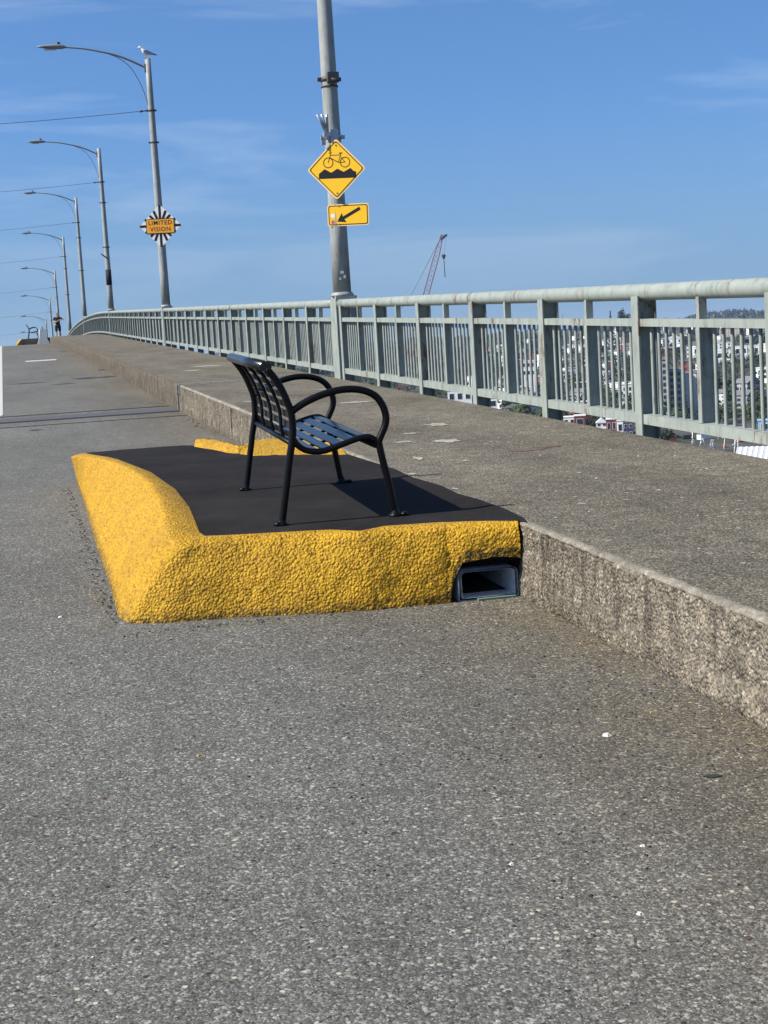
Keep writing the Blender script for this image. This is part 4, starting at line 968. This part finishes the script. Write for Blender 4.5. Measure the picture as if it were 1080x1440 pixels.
# buildings
def bldg(u0, u1, v0, v1, r, mat, label, roof='flat', cat='building', name='apartment_building', depth=14, group=None, roofmat='roofg', windows=0, wmat='glassd', yaw=None, rows_=1):
    pa = at(u0, v1, r=r); pb = at(u1, v1, r=r); pt = at((u0+u1)/2, v0, r=r); c = (pa+pb)/2; w = (pb-pa).length
    gz = land(c.x, c.y); zb_ = min(c.z, gz) if windows == 0 else c.z; h = pt.z-zb_
    if windows: zb_ = c.z; h = pt.z-zb_
    az = atan2(c.x, c.y); t = root(name, (c.x, c.y, zb_), label, cat, group, rot=(0, 0, -az+(yaw or 0)))
    b = MB(); fh = h if roof == 'flat' else h*.68
    b.box(-w/2, w/2, 0, depth, min(0, gz-zb_)-.5, fh); b.build('wall', M[mat], t)
    b = MB()
    if roof == 'flat': b.box(-w/2-.2, w/2+.2, -.2, depth+.2, fh, fh+.35)
    else:
        e = w*.06
        b.prism([(-w/2-e, fh-.1), (w/2+e, fh-.1), (0, h)], Matrix(((1, 0, 0, 0), (0, 0, 1, 0), (0, 1, 0, 0), (0, 0, 0, 1))), -.4, depth+.4)
    b.build('roof', M[roofmat], t, recalc=True)
    for rr in range(rows_ if windows else 0):
        for k in range(windows):
            x = -w/2+w*(k+.5)/windows; ww = w/windows*.27; zc = fh*(rr+.55)/rows_; wh = fh/rows_*.22
            b = MB(); b.box(x-ww-.12, x+ww+.12, -.10, 0, zc-wh-.12, zc+wh+.12); f = b.build('window', M['wall'], t)
            b = MB(); b.box(x-ww, x+ww, -.13, -.101, zc-wh, zc+wh); b.build('pane', M[wmat], f)
    return t
bldg(1008, 1034, 493, 522, 1350, 'wall', 'white apartment block with square windows above the dark trees, left half', windows=3, rows_=2, roofmat='roofw')
bldg(1034, 1052, 487, 530, 1380, 'wall', 'taller middle white apartment block above the dark trees', windows=2, rows_=3, roofmat='roofw')
bldg(1053, 1068, 486, 516, 1400, 'wall', 'white apartment block nearest the right edge post', windows=2, rows_=2, roofmat='roofw')
bldg(928, 942, 506, 606, 745, 'gwin', 'narrow pale tower edge with dark windows behind the balusters', depth=16)
bldg(938, 966, 520, 608, 750, 'gwin', 'grey glass tower with white floor bands behind the balusters', depth=18)
bldg(966, 982, 525, 608, 770, 'wwin', 'white banded tower right beside the grey glass tower', depth=18)
bldg(955, 971, 508, 520, 800, 'rwin', 'small red brick penthouse above the towers', depth=10)
bldg(935, 961, 472, 484, 1900, 'wall', 'white gabled hall on the hillside above the towers', roof='gable', windows=3, roofmat='roofw')
bldg(976, 988, 488, 512, 1500, 'wall', 'white block partly behind the slim post, left of the apartment blocks', windows=2, rows_=2, roofmat='roofw')
bldg(1012, 1045, 462, 482, 1900, 'bwin', 'cream hillside block behind the white apartments', depth=20)
bldg(1050, 1076, 460, 470, 2100, 'gwin', 'low grey block on the hill at the right edge', depth=20)
bldg(735, 752, 508, 530, 1000, 'wall', 'bright white building behind balusters left of the rail joint post', windows=3, rows_=2, roofmat='roofw')
bldg(742, 752, 498, 508, 1300, 'rwin', 'small pink brick building above the bright white one')
# waterside cabins
bldg(792, 809, 587, 601, 700, 'wall', 'white waterside cabin with grey window, leftmost of the cabins', windows=2, cat='house', name='cabin', depth=8, roofmat='roofw')
bldg(808, 824, 585, 603, 695, 'maroon', 'dark red waterside cabin with big white framed window', windows=1, cat='house', name='cabin', depth=8, roofmat='roofw')
bldg(839, 854, 588, 608, 690, 'wall', 'white gabled cabin with balcony windows', roof='gable', windows=2, rows_=2, cat='house', name='cabin', depth=8, roofmat='roofw')
bldg(853, 868, 590, 610, 688, 'maroon', 'dark red narrow cabin between two white ones', windows=2, cat='house', name='cabin', depth=8, roofmat='roofw')
bldg(868, 877, 592, 612, 686, 'wall', 'plain white narrow cabin wall left of the navy cabin', windows=1, cat='house', name='cabin', depth=8, roofmat='roofw')
bldg(877, 891, 594, 616, 684, 'navy', 'navy blue cabin half hidden by the thick post', windows=2, rows_=2, cat='house', name='cabin', depth=8, roofmat='roofg')
bldg(630, 664, 549, 567, 760, 'wall', 'white low boathouse with dark window under the railing', windows=3, cat='building', name='boathouse', depth=10, roofmat='roofw')
bldg(688, 700, 560, 576, 740, 'wall', 'tiny white deck house under the railing right of a post', windows=1, cat='building', name='deck_house', depth=6, roofmat='roofw')
# ribbed white roof at the lower right
wl = at(1085, 640, r=455); wz = land(wl.x, wl.y)
wr = root('shed', (wl.x, wl.y, wz), 'large shed with ribbed white metal roof at the lower right edge', 'shed', rot=(0, 0, -.6))
zt_ = at(1080, 628, r=455).z-wz
b = MB(); b.box(-9, 22, -8, 16, -.5, zt_-4.5); b.build('wall', M['wall'], wr)
b = MB()
for i in range(42):
    x0_ = -10+i*.8; b.mi = i % 2; b.box(x0_, x0_+.8, -9, 4.0, 0, .15, M=Matrix.Translation((0, 0, zt_)) @ Matrix.Rotation(.36, 4, 'X') @ Matrix.Translation((0, -4, -.0+.10*(i % 2))))
b.box(-10, 24, 0, 13, 0, .15, M=Matrix.Translation((0, 0, zt_)) @ Matrix.Rotation(-.36, 4, 'X')); b.build('roof', [m_flat('roof_sheet_pale', (.42, .44, .46), .5), m_flat('roof_sheet_white', (.60, .60, .60), .5)], wr)
bldg(1066, 1084, 592, 609, 620, 'blue', 'pale blue tarpaulin covered shed at the right edge behind the balusters', windows=1, cat='shed', name='boat_shed', depth=9, roofmat='blue')
# yard vehicles: body with wheel arches line, cabin and wheels
def vehicle(u, v, r, mat, label, van=False):
    p = at(u, v, r=r); z = p.z; t = root('parked_van' if van else 'parked_car', (p.x, p.y, z), label, 'van' if van else 'car', 'vehicles in the yard below', rot=(0, 0, rv.uniform(-.3, .3)))
    b = MB(); h = 1.9 if van else .85; b.prism([(-2.3, .35), (2.3, .35), (2.35, .75), (1.5, h if van else .95), (-2.2, h), (-2.35, .7)], Matrix(((1, 0, 0, 0), (0, 0, 1, 0), (0, 1, 0, 0), (0, 0, 0, 1))), -.9, .9); b.build('body', M[mat], t, recalc=True)
    b = MB(); zz = h if van else .9
    b.prism([(-1.9, .86), (1.35, .86), (.8, 1.42), (-1.4, 1.42)] if not van else [(.6, 1.0), (1.9, 1.0), (1.5, 1.6), (.6, 1.7)], Matrix(((1, 0, 0, 0), (0, 0, 1, 0), (0, 1, 0, 0), (0, 0, 0, 1))), -.93 if van else -.78, .93 if van else .78); b.build('windows', M['glassd'], t, recalc=True)
    if not van: b = MB(); b.box(-1.4, .75, -.76, .76, 1.42, 1.48); b.build('roof', M[mat], t)
    for (x, y) in ((-1.45, -.85), (1.45, -.85), (-1.45, .85), (1.45, .85)):
        b = MB(); b.tube([(x, y-.1, .34), (x, y+.1, .34)], .34, 12); b.build('wheel', M['dark'], t)
    b = MB(); b.box(-3, 3, -2, 2, land(p.x, p.y)-z-.3, 0); return t
def onland(u, v):                                       # ray meets the flat shore
    d = CF+CR*((u-540)/FPX)-CU*((v-720)/FPX); t = (-48-CAMH)/d.z; r = t*sqrt(d.x**2+d.y**2); return r
for (u, v, m_, lab, van) in ((968, 618, 'carb', 'dark truck parked left of the traffic cones in the yard', True), (952, 617, 'carb', 'dark blue car beside the dark truck in the yard', False),
                             (614, 562, 'carb', 'black car in front of the white boathouse', False), (652, 568, 'carw', 'white car before the boathouse window', False), (990, 613, 'carw', 'white car behind the yard ladders', False), (1000, 612, 'carb', 'dark car at the back of the yard beyond the cones', False),
                             (500, 531, 'carb', 'dark car low under the railing right of the nearest lamp post', False), (575, 549, 'carw', 'pale car low under the railing in the second bay', False)):
    vehicle(u, v, onland(u, v), m_, lab, van)
for (u, v, hh, lab) in ((974, 626, 5.5, 'short pair of white mooring poles left in the yard'), (1018, 634, 9, 'tall white frame pole beside the cones'), (1038, 640, 9, 'single tall white mast next to the ribbed roof'), (1032, 640, 7, 'slanted thin white pole left of the tall mast'), (741, 586, 6, 'white bent davit pole below the railing by the olive tree')):
    r = onland(u, v); p = at(u, v, r=r); t = root('boat_mast', (p.x, p.y, -48), lab, 'mast', 'masts in the boat yard')
    b = MB(); ln = .35 if 'slanted' in lab or 'frame' in lab else .05
    b.tube([(0, 0, -1), (ln*2.5, 0, hh)], .16, 8); b.build('mast', M['wall'], t)
    b = MB(); b.tube([(-.5, 0, hh*.55), (1.2, 0, hh*.6)], .10, 6); b.build('crossbar', M['wall'], t)
for (u, v, lab) in ((1019, 630, 'orange cone standing between the white yard poles'), (974, 610, 'orange cone behind the dark truck')):
    r = onland(u, v); p = at(u, v, r=r); t = root('traffic_cone', (p.x, p.y, -48), lab, 'traffic cone', 'cones in the yard')
    b = MB(); b.lathe((0, 0, 0), [(0, .1), (.7, .1), (.12, 2.2), (0, 2.2)], 10); b.build('cone', M['cone'], t)
    b = MB(); b.box(-.9, .9, -.9, .9, 0, .12); b.build('base', M['dark'], t)

for (u, v, lab) in ((988, 634, 'grey A-frame ladder standing left of the yard cones'), (1002, 636, 'grey A-frame ladder leaning open beside the tall white frame pole'), (975, 629, 'low A-frame trestle near the short mooring poles')):
    r = onland(u, v); p = at(u, v, r=r); t = root('step_ladder', (p.x, p.y, -48), lab, 'ladder', 'ladders in the yard', rot=(0, 0, rv.uniform(-1, 1)))
    hh = 3.2 if 'trestle' in lab else 5
    for s_ in (-1, 1):
        b = MB()
        for e_ in (-.6, .6):
            b.tube([(s_*hh*.3, e_, 0), (s_*.1, e_*.6, hh)], .10, 6)
        for q in range(6): f_ = (q+.5)/6; b.box(s_*(hh*.3*(1-f_)+.1*f_)-.08, s_*(hh*.3*(1-f_)+.1*f_)+.08, -.55, .55, hh*f_-.06, hh*f_+.06)
        b.build('ladder_side', M['galv'], t)
for (u, v, m_, lab) in ((990, 618, 'wall', 'pile of pale boxes at the back of the yard'), (1045, 622, 'maroon', 'dark red container behind the single mast'), (940, 622, 'maroon', 'low dark red container left of the mooring poles'), (1020, 617, 'roofg', 'dark grey container at the back of the yard')):
    r = onland(u, v); p = at(u, v, r=r); t = root('storage_container', (p.x, p.y, -48), lab, 'container', 'containers in the yard', rot=(0, 0, rv.uniform(-.4, .4)))
    b = MB(); b.box(-3, 3, -1.2, 1.2, .1, 2.3)
    for q in range(12): b.box(-2.9+q*.5, -2.7+q*.5, -1.26, -1.2, .25, 2.15)
    b.build('body', M[m_], t)
    b = MB(); b.box(-3.08, 3.08, -1.28, 1.28, 2.3, 2.42); b.build('lid', M['roofg'], t)
    b = MB(); b.box(3.0, 3.06, -1.1, -.03, .2, 2.2); b.box(3.0, 3.06, .03, 1.1, .2, 2.2); b.build('door', M['clamp'], t)
# many small hillside houses: copies in a few kinds
cols = [('wwin', 'roofg', 'small white house with grey roof among the hillside trees', 'white hillside houses'), ('wall', 'roofw', 'plain bright white house with pale roof among the hillside trees', 'plain pale hillside houses'),
        ('gwin', 'roofg', 'small grey house with dark roof among the hillside trees', 'grey hillside houses'), ('bwin', 'roofg', 'small beige house with dark roof among the hillside trees', 'beige hillside houses'), ('rwin', 'roofw', 'small red brick house with pale roof among the hillside trees', 'brick hillside houses')]
protos = []
for k, (wm, rm, lab, grp) in enumerate(cols):
    t = root('hillside_house', (0, 0, 0), lab, 'house', grp); w, d_, h = (13, 10, 7)
    b = MB(); b.box(-w/2, w/2, -d_/2, d_/2, -6, h); b.build('wall', M[wm], t)
    b = MB()
    if k in (0, 3, 2): b.prism([(-w/2-.6, h-.1), (w/2+.6, h-.1), (0, h+3)], Matrix(((1, 0, 0, 0), (0, 0, 1, 0), (0, 1, 0, 0), (0, 0, 0, 1))), -d_/2-.5, d_/2+.5)
    else: b.box(-w/2-.3, w/2+.3, -d_/2-.3, d_/2+.3, h, h+.4)
    b.build('roof', M[rm], t, recalc=True)
    if k == 1:
        for (x, z) in ((-4, 2), (0, 2), (4, 2), (-4, 5), (0, 5), (4, 5)):
            b = MB(); b.box(x-.9, x+.9, -d_/2-.06, -d_/2, z-.8, z+.8); b.build('window', M['glassd'], t)
    protos.append(t)
used = set(); cnt = 0; rnd = random.Random(77)
while cnt < 190:
    u = rnd.choice((rnd.uniform(640, 1085), rnd.uniform(780, 1085), rnd.uniform(690, 905))); r = 800+2300*rnd.random()**1.1
    d = CF+CR*((u-540)/FPX)-CU*((470-720)/FPX); q = Vector((d.x, d.y)).normalized()*r; x, y = q.x, q.y
    if (1000 < u < 1075 and 1100 < r < 1500) or (925 < u < 985 and r < 1100): continue
    k = rnd.choice((0, 0, 1, 1, 1, 2, 3, 4)) if rnd.random() > .15 else 1
    o = protos[k] if k not in used else copy_tree(protos[k]); used.add(k)
    s_ = rnd.uniform(.5, 1.05); o.location = (x, y, land(x, y)+rnd.uniform(1, 3)); o.rotation_euler = (0, 0, rnd.uniform(-.9, .9)); o.scale = (s_*rnd.uniform(.7, 1.3), s_, s_*rnd.uniform(.8, 1.5)); cnt += 1
for k, t in enumerate(protos):
    if k not in used: t.location = (700+k*20, 1500, land(700, 1500)+1)

# haze
# crawler crane behind the railing
rc = 620.0; tip = at(622, 330, r=rc); low = at(600, 411, r=rc); dv = (low-tip)
t_ = (-46-tip.z)/dv.z; foot = tip+dv*t_; cl = Vector((foot.x, foot.y, -48))
cr_ = root('crawler_crane', cl, 'red lattice crane boom leaning right above the railing', 'crane')
b = MB(); ax = (tip-foot).normalized(); sx_ = Vector((cos(.24), -sin(.24), 0)); sy_ = ax.cross(sx_).normalized(); Lb = (tip-foot).length; n = 46
for i in range(n):
    a0 = foot+ax*(Lb*i/n); a1 = foot+ax*(Lb*(i+1)/n)
    wd = lambda j: 1.15*min(1, .3+j/4, .35+(n-j)/7)
    C0 = [a0+sx_*s1*wd(i)+sy_*s2*wd(i) for s1, s2 in ((-1, -1), (1, -1), (1, 1), (-1, 1))]; C1 = [a1+sx_*s1*wd(i+1)+sy_*s2*wd(i+1) for s1, s2 in ((-1, -1), (1, -1), (1, 1), (-1, 1))]
    for j in range(4):
        b.tube([C0[j], C1[j]], .15, 4, False); b.tube([C0[j], C1[(j+1) % 4]] if i % 2 else [C0[(j+1) % 4], C1[j]], .08, 4, False)
b.build('boom', M['crane'], cr_, cl)
b = MB(); b.tube([tip-ax*2.2, tip+sx_*1.9], .5, 6); b.build('boom_head', M['clamp'], cr_, cl)
b = MB(); b.tube([tip, at(582, 408, r=rc), at(560, 440, r=rc), foot+sx_*-22+Vector((0, 0, 6))], .10, 5); b.build('pendant_cable', M['wire'], cr_, cl)
hk = at(624, 361, r=rc); b = MB(); b.lathe(tuple(hk), [(0, -1.0), (.35, -.9), (1.0, .6), (.4, 1.0), (0, 1.0)], 8); b.tube([hk, at(626, 390, r=rc)], .16, 5); b.tube([tip+sx_*1.7, hk], .04, 4); b.build('hook_block', M['clamp'], cr_, cl)
b = MB(); b.box(-6, 2, -2.2, 2.2, 1.5, 4.5, M=Matrix.Translation(cl)); b.build('machine_house', M['crane'], cr_, cl)
for s in (-1, 1):
    b = MB(); b.tube([cl+Vector((-4, s*2.6, .8)), cl+Vector((4, s*2.6, .8))], .8, 10); b.build('crawler_track', M['dark'], cr_, cl)

# ------------------------------------------------------------------ air between here and the far hills
b = MB(); b.box(-20000, 20000, -20000, 20000, -470, 110)
hz = b.build('haze', [], None); props(hz, 'thin blue summer haze filling the air over the distant hills', 'haze', kind='stuff')
hm = bpy.data.materials.new('haze_air'); hm.use_nodes = True; ht = hm.node_tree; ht.nodes.clear()
ho = ht.nodes.new('ShaderNodeOutputMaterial'); hv = ht.nodes.new('ShaderNodeVolumePrincipled')
hv.inputs['Color'].default_value = (.62, .78, 1, 1); hv.inputs['Density'].default_value = 6e-5; hv.inputs['Anisotropy'].default_value = .2
ht.links.new(hv.outputs[0], ho.inputs['Volume']); hz.data.materials.append(hm)
